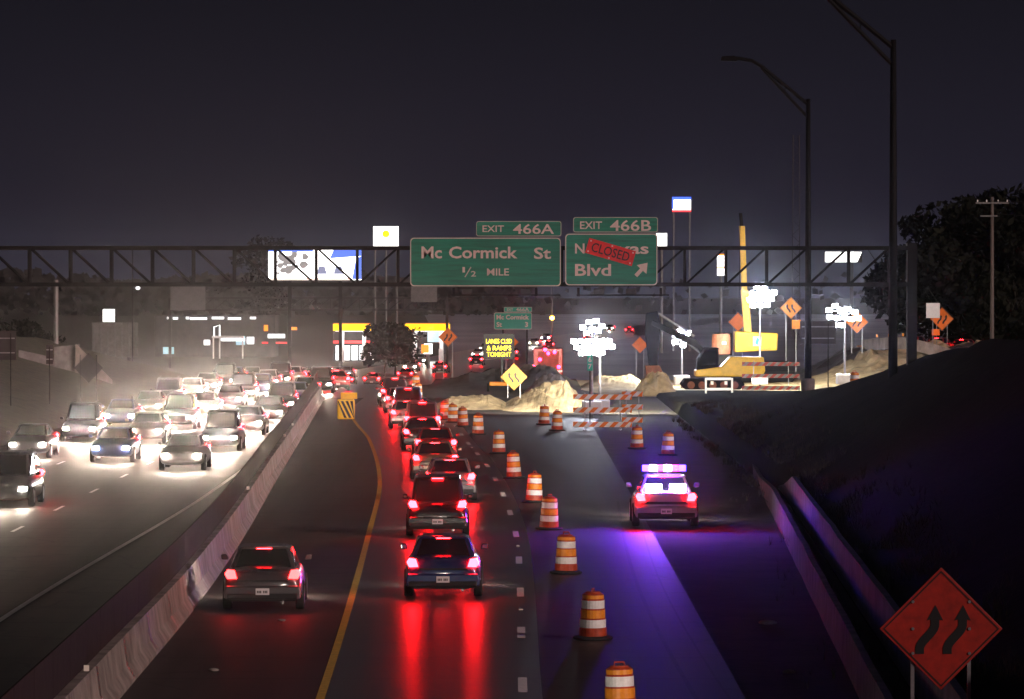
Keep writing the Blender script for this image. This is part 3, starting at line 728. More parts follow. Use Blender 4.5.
for bx0, bx1, lums in ((452, 560, (467, 525)), (576, 668, (598, 630))):
    zb_ = Z(295, GD)
    br = MB().box((X((bx0 + bx1) / 2, GD), -1.3, zb_), ((bx1 - bx0) / F * GD, .06, .06))
    for p in (bx0 + 2, bx0 + 84): br.box((X(p, GD), -1.0, zb_ + .12), (.10, .5, .34)).box((X(p, GD), -.5, zb_ + .2), (.06, 1.2, .06))
    br.build('light_bracket', M['steel'], ga)
    for p in lums: MB().box((X(p, GD), -1.4, zb_ + .14), (.42, .35, .24)).build('luminaire', M['trim'], ga, bevel=.03)

def rrect(x0, x1, z0, z1, r, n=5):
    p = []
    for cx, cz, a0 in ((x1 - r, z1 - r, 0), (x0 + r, z1 - r, 90), (x0 + r, z0 + r, 180), (x1 - r, z0 + r, 270)):
        p += [(cx + r * math.cos(R(a0 + 90 * k / n)), cz + r * math.sin(R(a0 + 90 * k / n))) for k in range(n + 1)]
    return p
def ring(mb, outer, inner, y0, y1):
    n = len(outer)
    for k in range(n): mb.prism([outer[k], outer[(k+1) % n], inner[(k+1) % n], inner[k]], y0, y1)
def green_panel(parent, name, px0, px1, py0, py1, D, r=.16, bw=.045, m='green'):
    x0, x1, z0, z1 = X(px0, D), X(px1, D), Z(py1, D), Z(py0, D)
    p = MB().prism(rrect(x0, x1, z0, z1, r), -.05, 0).build(name, M[m], parent)
    q = MB(); ring(q, rrect(x0 + .012, x1 - .012, z0 + .012, z1 - .012, r - .01), rrect(x0 + bw, x1 - bw, z0 + bw, z1 - bw, r - bw * .6), -.058, -.052)
    q.build('border', M['legend'], p)
    return p
SD = GD - .35
def T(body, x0, x1, y0, y1, m, parent, D=SD, **k):
    return text(body, (x1 - x0) / F * D, (y1 - y0) / F * D, (X((x0 + x1) / 2, D), -.06, Z((y0 + y1) / 2, D)), m, parent, **k)
s1 = thing('exit_sign', 'wide green overhead sign reading McCormick St, half mile, exit 466A', 'exit sign', (0, SD, 0))
green_panel(s1, 'panel', 410, 561, 237.5, 286.5, SD); green_panel(s1, 'exit_panel', 476, 561.5, 221, 236.5, SD, .10, .03)
T('EXIT', 482.5, 504, 225.5, 232, M['legend'], s1); T('466A', 513, 554, 224, 234, M['legend'], s1)
T('Mc', 421.5, 442, 246.5, 258.5, M['legend'], s1, bold=.02); T('Cormick', 449, 517.5, 246.5, 258.5, M['legend'], s1, bold=.02); T('St', 534, 551, 247.5, 259, M['legend'], s1, bold=.02)
T('1', 462.5, 465, 267, 272.5, M['legend'], s1); T('2', 471, 476, 271, 276.5, M['legend'], s1)
MB().tube([(X(465, SD), -.06, Z(277, SD)), (X(471, SD), -.06, Z(267, SD))], .022, 4).build('fraction_bar', M['legend'], s1)
T('MILE', 487, 509, 268.5, 275.5, M['legend'], s1)
s2 = thing('exit_sign', 'green overhead sign with red CLOSED plate, exit 466B and white arrow', 'exit sign', (0, SD, 0))
green_panel(s2, 'panel', 565, 657.5, 233.5, 285.5, SD); green_panel(s2, 'exit_panel', 573, 658, 217, 232.5, SD, .10, .03)
T('EXIT', 580, 602, 221.5, 229, M['legend'], s2); T('466B', 610, 651, 220, 231, M['legend'], s2)
T('N', 575, 584.5, 243.5, 253.5, M['legend'], s2, bold=.02); T('Texas', 592, 648.5, 243, 254, M['legend'], s2, bold=.02); T('Blvd', 575, 611, 264, 276, M['legend'], s2, bold=.02)
ar = MB(); ca = Vector((X(641.5, SD), Z(269.5, SD)))
A = [(-.075, -.34), (.075, -.34), (.075, .0), (.26, .0), (0, .36), (-.26, .0), (-.075, .0)]
A = [(x * math.cos(R(-42)) - y * math.sin(R(-42)), x * math.sin(R(-42)) + y * math.cos(R(-42))) for x, y in A]
concave(ar, A, -.066, -.055, ca.x, ca.y); ar.build('arrow', M['legend'], s2)
cxp, czp, rot = X(610.5, SD), Z(252, SD), R(-16)
def rp_(x, z): return (cxp + x * math.cos(rot) - z * math.sin(rot), czp + x * math.sin(rot) + z * math.cos(rot))
cw, chh = 48.5 / F * SD / 2, 15.5 / F * SD / 2
cp = MB().prism([rp_(-cw, -chh), rp_(cw, -chh), rp_(cw, chh), rp_(-cw, chh)], -.095, -.075).build('closed_plate', M['red_plate'], s2)
text('CLOSED', 39 / F * SD, 9.5 / F * SD, (cxp, -.099, czp), M['black'], cp, rot=rot)
bt = MB()
for u, w in ((-.9, .7), (-.9, -.7), (.9, .7), (.9, -.7), (0, .8), (0, -.8)):
    p = rp_(u * cw, w * chh); bt.lathe([(.035, -.104), (.035, -.095)], (p[0], 0, p[1]), 8, 'y')
bt.build('bolts', M['legend'], cp)
# far overhead sign on its own post
FD = 520
s3 = thing('exit_sign', 'small distant green sign reading Mc Cormick St below the gantry', 'exit sign', (0, FD, 0))
green_panel(s3, 'panel', 494, 532, 312.5, 329.5, FD, .2, .07, 'green_far'); green_panel(s3, 'exit_panel', 504, 532, 307, 312, FD, .08, .05, 'green_far')
T('EXIT', 507, 513, 308.3, 310.8, M['legend'], s3, FD); T('466A', 516, 529, 307.8, 311.2, M['legend'], s3, FD)
T('Mc Cormick', 496.5, 529, 314.8, 319.5, M['legend'], s3, FD, bold=.03); T('St', 496.5, 502, 322, 327, M['legend'], s3, FD, bold=.03); T('3', 525, 528, 322, 327, M['legend'], s3, FD, bold=.03)
for p in (503, 527): MB().box((X(p, FD), .1, (Z(308, FD) + zt(FD)) / 2), (.2, .16, Z(308, FD) - zt(FD))).build('post', M['pole'], s3)
# amber message board
MD = 300
ms = thing('message_board', 'black portable message board with glowing amber text', 'message board', (X(499, MD), MD, 0), 0)
def ml(y): return Z(y, MD)
MB().box((0, .06, ml(346.5)), (2.1, .1, 1.75)).build('panel', M['black'], ms, bevel=.02)
def M3(body, w, y): text(body, w, .32, (0, -.0, ml(y)), M['amber_led'], ms, bold=.008)
M3('LANES CLSD', 1.75, 341.3); M3('& RAMPS', 1.65, 348); M3('TONIGHT', 1.65, 354.4)
MB().box((.2, .1, ml(359) / 2 + .3), (.12, .12, ml(359))).build('mast', M['trim'], ms)
MB().box((0, .4, .55), (1.3, 1.9, .25)).build('trailer', M['amber_sheet'], ms, bevel=.04)
for s in (-1, 1): MB().lathe([(.16, -.08), (.30, -.08), (.30, .08), (.16, .08)], (s * .75, .4, .30), 16, 'x').build('wheel', M['rubber'], ms)
# far gantry with pale sign backs
g2 = thing('sign_gantry', 'faint distant truss gantry low behind the main one', 'gantry', (0, 560, 0))
zA, zB = Z(310, 560), Z(298, 560)
c = MB()
for z in (zA, zB): c.box(((X(170, 560) + X(447, 560)) / 2, 0, z), (X(447, 560) - X(170, 560), .18, .18))
c.build('chord', M['alu'], g2)
c = MB(); xs_ = rng(X(170, 560), X(447, 560), 1.9)
for a, b in zip(xs_, xs_[1:]): c.tube([(a, 0, zA), (b, 0, zB)], .05, 5).tube([(a, 0, zA), (a, 0, zB)], .05, 5)
c.build('web', M['alu'], g2)
for p in (170, 447): MB().box((X(p, 560), 0, (zB + zt(560)) / 2), (.35, .35, zB - zt(560))).build('post', M['alu'], g2)
for p0, p1, y0, y1, lab in ((170, 205, 286, 310, 'wide pale sign back at left on the distant gantry'), (411, 437, 285, 302, 'pale grey sign back under the left end of the green exit sign')):
    o = tag(MB().box((X((p0 + p1) / 2, 559), 559.6, Z((y0 + y1) / 2, 559)), ((p1 - p0) / F * 559, .06, (y1 - y0) / F * 559)).build('road_sign', M['alu_pale']), lab, 'road sign')

# ------------------------------------------------------------------ lamp posts
def lamp_post(px, D, top, arm_pts, low_pts, lum, label, zb):
    r = thing('street_lamp', label, 'lamp post', (X(px, D), D, zb)); zt_ = Z(top, D) - zb
    def L(p): return (X(p[0], D) - X(px, D), 0, Z(p[1], D) - zb)
    MB().tube([(0, 0, 0), (0, 0, zt_ / 2), (0, 0, zt_)], [.19, .155, .115], 12).build('pole', M['pole'], r, smooth=True)
    MB().lathe([(.36, -.6), (.36, .35), (.30, .45)], n=16).build('footing', M['concrete_dark'], r)
    MB().tube([L(p) for p in arm_pts], .10, 8).build('upper_arm', M['pole'], r)
    MB().tube([L(p) for p in low_pts], .085, 8).build('lower_arm', M['pole'], r)
    a, b = arm_pts[1], low_pts[1]
    MB().tube([L(((arm_pts[0][0] + a[0]) / 2, (arm_pts[0][1] + a[1]) / 2)), L(((low_pts[0][0] + b[0]) / 2, (low_pts[0][1] + b[1]) / 2))], .03, 6).build('brace', M['pole'], r)
    h = L(lum)
    MB().loft([[(h[0] + x, y, h[2] + z) for x, z in ((-.46, -.14), (.40, -.16), (.46, .03), (.25, .14), (-.40, .10))] for y in (-.17, .17)]).build('lamp_head', M['pole'], r, bevel=.03)
    MB().box((h[0] - .08, 0, h[2] - .115), (.5, .24, .03)).build('lens', M['glass'], r)
    return r
lamp_post(808, 230, 99, [(808, 105), (762, 67), (752, 61), (738, 58.5), (730, 58.5)], [(808, 118), (761, 68)], (729, 58.5), 'dark curved-arm lamp post with whole unlit lamp against the sky', 2.0)
lamp_post(893, 172, 40, [(893, 48), (828, -5), (800, -26), (788, -28)], [(893, 66), (826, -3)], (778, -28), 'tall dark lamp post with its arm cut by top edge of photo', 3.0)

# ------------------------------------------------------------------ construction machines
ED = 303
ex = thing('excavator', 'excavator with raised black arm and bucket at the floodlit site', 'excavator', (X(712, ED), ED, 0))
def E(px, py): return ((px - 712) / F * ED, 0, Z(py, ED))
for y in (-1.2, 1.2):
    tk = MB().prism([(-1.9, .12), (1.9, .12), (2.2, .45), (1.9, .85), (-1.9, .85), (-2.2, .45)], y - .3, y + .3).build('track', M['machine_black'], ex, bevel=.06)
    for k in range(5): MB().lathe([(.26, -.32), (.26, .32)], (-1.5 + k * .75, y, .42), 12, 'y').build('roller', M['rust'], tk)
MB().prism([(-1.2, 1.0), (3.4, 1.0), (3.6, 1.4), (3.5, 2.35), (1.2, 2.35), (.6, 1.7), (-1.2, 1.45)], -1.4, 1.4).build('house', M['yellow'], ex, bevel=.08)
MB().box((.5, 0, .92), (1.6, 1.6, .25)).build('turntable', M['machine_black'], ex)
cbn = MB().prism([(-1.1, 1.45), (.4, 1.45), (.4, 3.0), (-.6, 3.0), (-1.1, 2.2)], -1.35, -.3).build('cab', M['machine_black'], ex, bevel=.05)
MB().prism([(-.9, 1.8), (.2, 1.8), (.2, 2.8), (-.55, 2.8), (-.9, 2.2)], -1.362, -1.354).build('cab_window', M['glass'], cbn)
MB().loft([[(x, y, z) for x, z in ((.6, 1.6), (.2, 2.1), (-1.2, 3.6), (-4.1, 4.9), (-4.2, 4.55), (-1.0, 2.9), (-.2, 1.5))] for y in (.05, .5)]).build('boom', M['machine_black'], ex, bevel=.05)
MB().loft([[(x, y, z) for x, z in ((-4.55, 5.35), (-3.75, 5.5), (-3.55, 4.5), (-3.75, 1.7), (-4.35, 1.7), (-4.65, 4.2))] for y in (.08, .46)]).build('stick', M['machine_black'], ex, bevel=.06)
MB().tube([(-1.2, .27, 3.75), (-3.7, .27, 5.35)], .09, 8).tube([(.2, .27, 1.9), (-1.6, .27, 3.3)], .11, 8).build('hydraulic_ram', M['galv'], ex)
bk_ = MB().prism([(-4.6, 1.75), (-3.6, 1.75), (-3.35, 1.1), (-3.6, .35), (-4.4, .1), (-4.95, .5), (-4.5, .9)], -.35, .85).build('bucket', M['rust'], ex, bevel=.04)
for k in range(4): MB().box((-4.95, -.25 + k * .33, .45), (.3, .1, .08), ry=R(35)).build('tooth', M['galv'], bk_)
CD = 335
cr = thing('crane', 'yellow telescopic crane with its boom raised behind excavator', 'crane', (X(757, CD), CD, -.2))
def Cx(px): return (px - 757) / F * CD
def Cz(py): return Z(py, CD) + .2
for y in (-1.6, 1.6): MB().prism([(-2.6, .1), (2.6, .1), (2.9, .5), (2.6, 1.0), (-2.6, 1.0), (-2.9, .5)], y - .35, y + .35).build('track', M['machine_black'], cr, bevel=.08)
MB().box((.2, 0, 1.3), (4.6, 2.2, .7)).build('deck', M['machine_black'], cr, bevel=.06)
MB().prism([(Cx(734), Cz(352)), (Cx(776), Cz(350)), (Cx(777), Cz(333)), (Cx(734), Cz(331))], -1.5, 1.5).build('counterweight', M['yellow'], cr, bevel=.08)
lg = MB().box((Cx(756), -1.515, Cz(341)), (.62, .02, .72)).build('emblem', M['white_metal'], cr)
MB().prism([(Cx(754), Cz(343)), (Cx(756.5), Cz(345)), (Cx(758), Cz(339)), (Cx(756), Cz(337))], -1.535, -1.527).build('mark', mat('teal_mark', (.05, .45, .5), .5), lg)
cab2 = MB().box((Cx(724), -.8, Cz(344)), (1.1, 1.2, 1.7)).build('cab', M['machine_black'], cr, bevel=.05)
for nm, p0, p1, w, mm_ in (('boom_base', (748, 333), (744.5, 290), .58, 'yellow'), ('boom_section', (744.5, 292), (742, 226), .44, 'yellow'), ('boom_tip', (742, 227), (740.5, 213), .26, 'machine_black')):
    a = Vector((Cx(p0[0]), .2, Cz(p0[1]))); b = Vector((Cx(p1[0]), .2, Cz(p1[1])))
    MB().loft([[(q.x + dx * w, q.y + dy * w, q.z) for dx, dy in ((-.5, -.5), (.5, -.5), (.5, .5), (-.5, .5))] for q in (a, b)]).build(nm, M[mm_], cr, bevel=.03)
MB().tube([(Cx(740), -.1, Cz(214)), (Cx(739), -.1, Cz(300))], .025, 5).build('cable', M['machine_black'], cr)
tk = thing('tank', 'rusty brown tank standing left of the yellow counterweight', 'tank', (X(721, 322), 322, 0))
MB().lathe([(.68, Z(354, 322)), (.70, Z(350, 322)), (.66, Z(337, 322)), (.60, Z(334, 322))], n=18).build('shell', M['rust'], tk)
MB().box((0, 0, Z(354, 322) / 2), (1.1, 1.1, Z(354, 322))).build('stand', M['machine_black'], tk)
MB().box((.2, -.69, Z(343, 322)), (.3, .03, .2)).build('mark', M['white_metal'], tk)

# floodlight towers
def light_tower(px, D, heads, label, zb=None, aim=0, energy=2600, work=None):
    zb = zt(D) if zb is None else zb
    r = thing('light_tower', label, 'light tower', (X(px, D), D, zb)); top = Z(min(h[1] for h in heads), D) - zb
    MB().tube([(0, .1, 0), (0, .1, top)], [.09, .05], 8).build('mast', M['galv'], r)
    MB().box((0, .3, .55), (1.1, 1.8, .7)).build('generator', M['white_metal'], r, bevel=.06)
    for x, y in heads:
        hx, hz = X(x, D) - X(px, D), Z(y, D) - zb
        ww, hh_ = 5.4 / F * D, 4.2 / F * D; tl_, ty = R(rnd.uniform(-9, 9)), R(rnd.uniform(-14, 14))
        h = MB().box((0, .06, 0), (ww * 1.08, .22, hh_ * 1.08)).build('lamp_head', M['machine_black'], r, bevel=.03, loc=(hx, 0, hz), rot=(R(4), tl_, ty))
        MB().box((0, -.06, 0), (ww, .02, hh_)).build('lens', M['flood'], h, bevel=.01)
        MB().tube([(0, .12, hz - .2), (hx, .16, hz)], .03, 5).build('bracket', M['galv'], r)
    lamp(r, (0, -.6, top - .1), energy, (.78, .84, 1), .35)
    if work: spot(r, (0, .3, top), R(work[0]), work[2], work[3], (1, .93, .74), rz=R(work[1]), rad=.4, name='work_beam')
    return r
light_tower(592, 243, [(583, 327), (589, 322), (596, 321), (602, 326), (592, 329), (598, 331), (586, 333)], 'floodlight tower above the striped barricades, upper glare', energy=160, work=(74, 15, 50000, 75))
light_tower(600, 247, [(x + (3 if y == 347 else 0), y + .5 * math.sin(x)) for y in (341, 347, 353) for x in (574, 581, 588, 595, 602, 609) if not (y == 353 and x in (574, 609))], 'wide bank of floodlights below the upper glare behind barricades', energy=160, work=(72, -25, 36000, 95))
light_tower(682, 313, [(682, 338), (675, 335), (681, 331), (688, 333), (675, 342), (689, 340), (683, 345)], 'floodlight tower shining beside the excavator arm', energy=2500, work=(40, 0, 16000, 130))
light_tower(760, 318, [(x + (3 if y in (293, 305) else 0), y + .6 * math.sin(x)) for y in (287, 293, 299, 305) for x in (750, 757, 764, 771) if (x, y) not in ((750, 287), (771, 305), (771, 287))], 'tall floodlight tower in front of the crane boom', energy=3000, work=(35, 20, 16000, 130))
light_tower(845, 305, [(829, 310), (835, 306), (841, 311), (848, 309), (855, 312), (830, 317), (837, 318), (844, 317), (851, 319), (858, 318), (834, 325), (841, 325)], 'floodlight tower at right above the dirt ramp', energy=900, zb=.2, work=(30, 0, 18000, 130))
tl = thing('street_lamp', 'distant amber street lamp above the message board', 'lamp post', (X(552, 640), 640, zt(640)))
MB().tube([(0, 0, 0), (0, 0, Z(280, 640) - zt(640))], [.12, .07], 8).build('pole', M['alu'], tl)
MB().lathe([(.1, -.25), (.3, -.1), (.3, .1), (.1, .25)], (0, -.3, Z(318, 640) - zt(640)), 10).build('lamp_head', M['amber_lamp'], tl)
# ramp barrier with red traffic behind it
rings = []; RB = [(862, 338, 345), (880, 336, 338), (905, 335.5, 334), (930, 341, 334), (958, 349, 336), (985, 356, 340), (1040, 372, 350)]
for t in rng(862, 1040, 6):
    D = spline([(a, d) for a, b, d in RB], t); z = spline([(a, Z(b, d)) for a, b, d in RB], t) - .1
    rings.append([(X(t, D) , D + a, z - .95 + b) for a, b in ((-.3, 0), (.3, 0), (.1, .9), (-.1, .9))])
rbar = tag(MB().loft(rings).build('ramp_barrier', M['concrete']), 'pale floodlit concrete barrier curving up the right ramp', 'barrier')
for px, py in ((877, 336), (889, 335.5), (903, 335)):
    MB().box((X(px, 339), 339, Z(py, 339) + .02), (.14, .1, .22)).build('reflector', M['amber_sheet'], rbar)
heap(21, 46, 336, 352, lambda u, w: 2.75, M['asphalt'], 'ramp_road', nx=20, nd=10)
for i, px in enumerate((915, 940, 965, 990)):
    D = 352 + i * 3; o = copy_tree(PROTO[('sedan', 'red')] if ('sedan', 'red') in PROTO else pc); o.location = (X(px, D), D, 1.75 - i * .15); o.rotation_euler = (0, 0, R(-20))
    tag(o, 'car with red tail lights just above the pale ramp barrier', 'car', 'cars on the right ramp')
for i, (px, py) in enumerate(((855, 384), (884, 382))):
    o = copy_tree(drum); D = 232; o.location = (X(px, D), D, bank_z(X(px, D), D) - .05)
    tag(o, ('dark drum silhouetted left of the tall lamp post', 'dark drum silhouetted just beside the tall lamp post')[i], 'traffic drum', DR)
    for ch in o.children:
        if ch.name.startswith('reflective'): pass
# emergency truck
et = thing('emergency_truck', 'emergency truck with flashing red lights behind the dirt heap', 'truck', (X(548, 360), 360, zt(360)))
MB().box((0, .5, 1.9), (2.4, 6, 2.2)).build('body', PAINTS['red'], et, bevel=.08)
MB().box((0, 4.2, 1.5), (2.3, 1.8, 1.6)).build('cab', PAINTS['red'], et, bevel=.1)
MB().box((0, -2.515, 1.9), (1.7, .03, 1.7)).build('rear_door', M['rust'], et)
MB().box((0, -2.535, 1.15), (2.3, .03, .16)).build('chevron_band', M['band_white'], et)
for x, z in ((-1.4, 1.5), (-.8, 2.1), (.0, 2.6), (.6, 2.7), (1.0, 1.5), (-.3, 2.9)): MB().lathe([(.04, -.06), (.15, 0), (.04, .06)], (x * .85, -2.58, z), 10, 'y').build('beacon', M['red_led'], et)
for s in (-1, 1):
    for y in (-1.6, 3.8): MB().lathe([(.3, -.14), (.5, -.14), (.5, .14), (.3, .14)], (s * 1.0, y, .5), 16, 'x').build('wheel', M['rubber'], et)
lamp(et, (0, -3.6, 2.2), 60, (1, .08, .12), .3)

# ------------------------------------------------------------------ left side structures and lit places beyond
wl = thing('retaining_wall', 'pale concrete wing wall sloping down on the left bank', 'wall', (0, 288, 0))
MB().prism([(X(54, 288), .6), (X(75, 288), .6), (X(75, 288), Z(345, 288)), (X(54, 288), Z(347, 288))], 0, 3).build('abutment', M['concrete_dark'], wl)
MB().prism([(X(75, 288) + .01, .4), (X(112, 288), .4), (X(112, 288), Z(380, 288)), (X(76, 288), Z(344, 288))], -.3, .2).build('wing', M['concrete'], wl)
MB().prism([(X(18, 288), 1), (X(54, 288) - .01, 1), (X(54, 288) - .01, Z(358, 288)), (X(18, 288), Z(350, 288))], .3, .8).build('low_wall', M['concrete_dark'], wl)
wb = thing('billboard', 'unlit ribbed back of a billboard under a lit white square', 'billboard', (X(115, 520), 520, zt(520)))
def zz(y, D): return Z(y, D) - zt(D)
MB().box((0, 0, zz(340, 520)), (46 / F * 520, .3, 35 / F * 520)).build('panel', M['wall_panel'], wb)
b_ = MB()
for k in range(7): b_.box((-2.5 + k * .83, -.2, zz(340, 520)), (.12, .12, 35 / F * 520))
b_.build('batten', M['alu_pale'], wb)
for s in (-1.6, 1.6): MB().box((s, 0, zz(357, 520) / 2), (.3, .3, zz(357, 520))).build('post', M['alu'], wb)
def pole_sign(px0, px1, py0, py1, D, label, face='sign_white', poles=1, top=None, thick=.5):
    r = thing('pole_sign', label, 'sign', (X((px0 + px1) / 2, D), D, zt(D))); w = (px1 - px0) / F * D; z0, z1 = zz(py1, D), zz(py0, D)
    MB().box((0, 0, (z0 + z1) / 2), (w, thick, z1 - z0)).build('cabinet', M['alu'], r)
    f = MB().box((0, -thick / 2 - .02, (z0 + z1) / 2), (w * .97, .03, (z1 - z0) * .96)).build('face', M[face], r)
    for k in range(poles):
        x = 0 if poles == 1 else (-.42 + .84 * k / (poles - 1)) * w
        MB().tube([(x, .0, 0), (x, .0, z0)], .14 if poles > 1 else .22, 8).build('pole', M['alu_pale'], r)
    return r, w, z0, z1
pole_sign(103, 115, 309, 322, 540, 'lit white square sign on a pole above ribbed billboard back')
r_, w, z0, z1 = pole_sign(373, 399, 226, 247, 600, 'white lit gas station sign with yellow shell on tall poles', poles=3)
q = MB(); cz_ = z0 + (z1 - z0) * .62; shl = [(math.cos(R(a)) * .50 * (1 + .06 * math.cos(R(a * 9))), math.sin(R(a)) * .52) for a in range(-30, 211, 12)] + [(-.22, -.46), (.22, -.46)]
concave(q, shl, -.32, -.29, 0, cz_); q.build('emblem', M['sign_yellow'], r_)
r_, w, z0, z1 = pole_sign(672, 691, 197, 212, 700, 'small white lit sign with blue top and red foot', poles=2)
MB().box((0, -.30, z1 - .22), (w, .03, .45)).box((-w * .46, -.30, (z0 + z1) / 2), (w * .09, .03, z1 - z0 - .9)).build('blue_edge', M['sign_blue'], r_)
MB().box((0, -.30, z0 + .16), (w, .03, .32)).build('red_foot', M['sign_red'], r_)
pole_sign(656, 667, 233, 247, 680, 'pale greenish lit square sign peeking right of green exit sign')
r_, w, z0, z1 = pole_sign(717, 724.5, 254, 276, 660, 'narrow lit white price sign with orange rim inside gantry truss')
MB().box((0, -.30, z1 - .1), (w * 1.1, .03, .25)).box((0, -.30, z0 + (z1 - z0) * .38), (w, .03, .2)).build('rim', M['sign_orange'], r_)
bb = thing('billboard', 'large lit blue and white billboard behind the left truss', 'billboard', (X(315, 520), 520, zt(520)))
w = 93 / F * 520; z0, z1 = zz(280, 520), zz(250, 520)
MB().box((0, .1, (z0 + z1) / 2), (w + .3, .5, z1 - z0 + .3)).build('frame', M['steel'], bb)
MB().box((0, -.17, (z0 + z1) / 2), (w, .02, z1 - z0)).build('poster', M['sign_white'], bb)
ps = MB()
MBp = lambda x0, x1, y0, y1: (((x0 + x1) / 2 * w, -.19, z0 + (z1 - z0) * (y0 + y1) / 2), ((x1 - x0) * w, .012, (z1 - z0) * (y1 - y0)))
MB().prism([(.16 * w, z0 + .72 * (z1 - z0)), (.5 * w, z0 + .80 * (z1 - z0)), (.5 * w, z1), (.2 * w, z1)], -.196, -.185).prism([(.40 * w, z0 + .1), (.5 * w, z0 + .1), (.5 * w, z0 + .8 * (z1 - z0)), (.44 * w, z0 + .7 * (z1 - z0))], -.196, -.185).box(*MBp(-.5, -.02, .94, 1.0)).build('blue_area', emit('poster_blue', (.12, .25, 1), .9), bb)
q = MB()
for i in range(26):
    a, b = rnd.gauss(-.30, .09), rnd.gauss(.55, .22); s = rnd.uniform(.01, .04)
    if .08 < b < .92 and -.48 < a < -.05: q.prism([(a * w + s * 16 * math.cos(k * 1.05) * rnd.uniform(.6, 1.3), z0 + b * (z1 - z0) + s * 14 * math.sin(k * 1.05)) for k in range(6)], -.1935 - i * .0004, -.19)
q.build('grey_figures', emit('poster_grey', (.38, .36, .36), .7), bb)
q = MB()
for a in (.02, .20): q.prism([(a * w, z0 + .2 * (z1 - z0)), ((a + .11) * w, z0 + .2 * (z1 - z0)), ((a + .085) * w, z0 + .46 * (z1 - z0)), ((a + .025) * w, z0 + .46 * (z1 - z0))], -.196, -.186)
q.build('dark_shapes', M['sign_grey'], bb)
MB().box((-.05 * w, -.19, z0 + .12), (.85 * w, .014, .2)).build('pink_edge', emit('poster_pink', (1, .6, .45), 1.2), bb)
for s in (-3, 3): MB().box((s, .2, z0 / 2), (.4, .4, z0)).build('post', M['steel'], bb)
b2_ = thing('billboard', 'lit white billboard behind the right end of truss', 'billboard', (X(843, 620), 620, zt(620)))
MB().box((0, 0, zz(257, 620)), (38 / F * 620, .4, 11 / F * 620)).build('panel', M['alu'], b2_)
MB().prism([(-18 / F * 620, zz(262, 620)), (14 / F * 620, zz(262, 620)), (18.5 / F * 620, zz(252, 620)), (-18 / F * 620, zz(252, 620))], -.24, -.21).build('face', M['sign_white'], b2_)
MB().box((1.2, 0, zz(263, 620) / 2), (.5, .5, zz(263, 620))).build('post', M['alu'], b2_)

def gas_canopy(px0, px1, D, label, extra):
    r = thing('gas_station', label, 'gas station', (X((px0 + px1) / 2, D), D, zt(D))); w = (px1 - px0) / F * D
    MB().box((0, 3, zz(327, D)), (w, 6, 8 / F * D)).build('canopy', M['building'], r)
    MB().box((0, -.03, zz(327.5, D)), (w, .05, 6.5 / F * D)).build('yellow_fascia', M['sign_yellow'], r)
    MB().box((0, -.05, zz(323.8, D)), (w * .96, .04, 1.2 / F * D)).build('orange_rim', M['sign_orange'], r)
    MB().box((0, 3, zz(331.3, D) - .02), (w * .9, 5, .03)).build('soffit_light', M['store_white'], r)
    for s in (-.28, .3): MB().box((s * w, 3, zz(331.5, D) / 2), (.5, .5, zz(331.5, D))).build('column', M['white_metal'], r)
    for s in (-.28, .3): MB().box((s * w, 2.2, .9), (.7, .5, 1.6)).build('pump', M['white_metal'], r, bevel=.04)
    if extra:
        MB().box((0, 12, zz(348, D)), (w * 1.15, 4, 2 * zz(348, D))).build('store', M['building'], r)
        MB().box((0, 9.9, zz(343, D)), (w * 1.15, .1, .35)).build('red_band', M['sign_red'], r)
        for k in range(5): MB().box((w * (-.42 + .21 * k), 9.9, zz(354, D)), (w * .17, .08, 2.0)).build('shop_window', M['store_white'], r)
    else:
        MB().box((w * .15, 8, zz(335, D)), (w * .35, .2, 2.2)).build('shop_window', M['shop_cool'], r)
    lamp(r, (0, 2, zz(334, D)), 900, (1, .95, .85), .8)
gas_canopy(333, 371, 600, 'yellow gas station canopy above white lit store front', True)
gas_canopy(405, 450, 610, 'yellow gas station canopy behind the small diamond sign', False)
r_, w, z0, z1 = pole_sign(424, 432.5, 343.5, 354, 560, 'low orange and white lit price board under right canopy')
MB().box((-w * .35, -.31, (z0 + z1) / 2), (w * .9, .03, (z1 - z0) * .8)).build('orange_face', M['sign_orange'], r_)
st = thing('store', 'dark store with white lights strung along its eaves at left', 'building', (X(215, 640), 640, zt(640)))
w = 120 / F * 640
MB().box((0, 5, zz(331, 640) / 2 + 1.2), (w, 10, zz(316, 640))).build('wall', M['building'], st)
for p0, p1, yy in ((167, 171, 318), (173, 178, 318.3), (186, 189, 318), (190, 207, 318.6), (212, 224, 318), (228, 241, 318.6), (250, 256, 318)):
    MB().box((X((p0 + p1) / 2 - 215 + 512, 640), -.1, zz(yy, 640)), ((p1 - p0) / F * 640, .1, .32)).build('eave_light', M['store_white'], st)
for p0, p1, y0, y1, m in ((204, 210, 340, 345, 'store_white'), (221, 245, 338, 341, 'store_white'), (236, 245, 336, 345, 'shop_cool'), (163, 174, 347, 354, 'shop_cool'), (247, 254, 337, 344, 'store_white'), (268, 285, 334, 338, 'store_white'), (276, 287, 342, 343.6, 'sign_red'), (262, 268, 342, 343.6, 'sign_red'), (264, 268, 325, 331, 'sign_orange'), (290, 297, 327, 330, 'sign_orange')):
    MB().box((X((p0 + p1) / 2 - 215 + 512, 640), -.15, zz((y0 + y1) / 2, 640)), ((p1 - p0) / F * 640, .1, (y1 - y0) / F * 640)).build('lit_window', M[m], st)
can = thing('canopy', 'white metal canopy frame in front of the dark store', 'canopy', (X(228, 630), 630, zt(630)))
MB().box((0, 0, zz(337, 630)), (4.5, 2, .3)).build('roof', M['white_metal'], can)
for p in (-2.1, -1.2, 2.1): MB().box((p, 0, zz(338, 630) / 2), (.2, .2, zz(338, 630))).build('post', M['white_metal'], can)
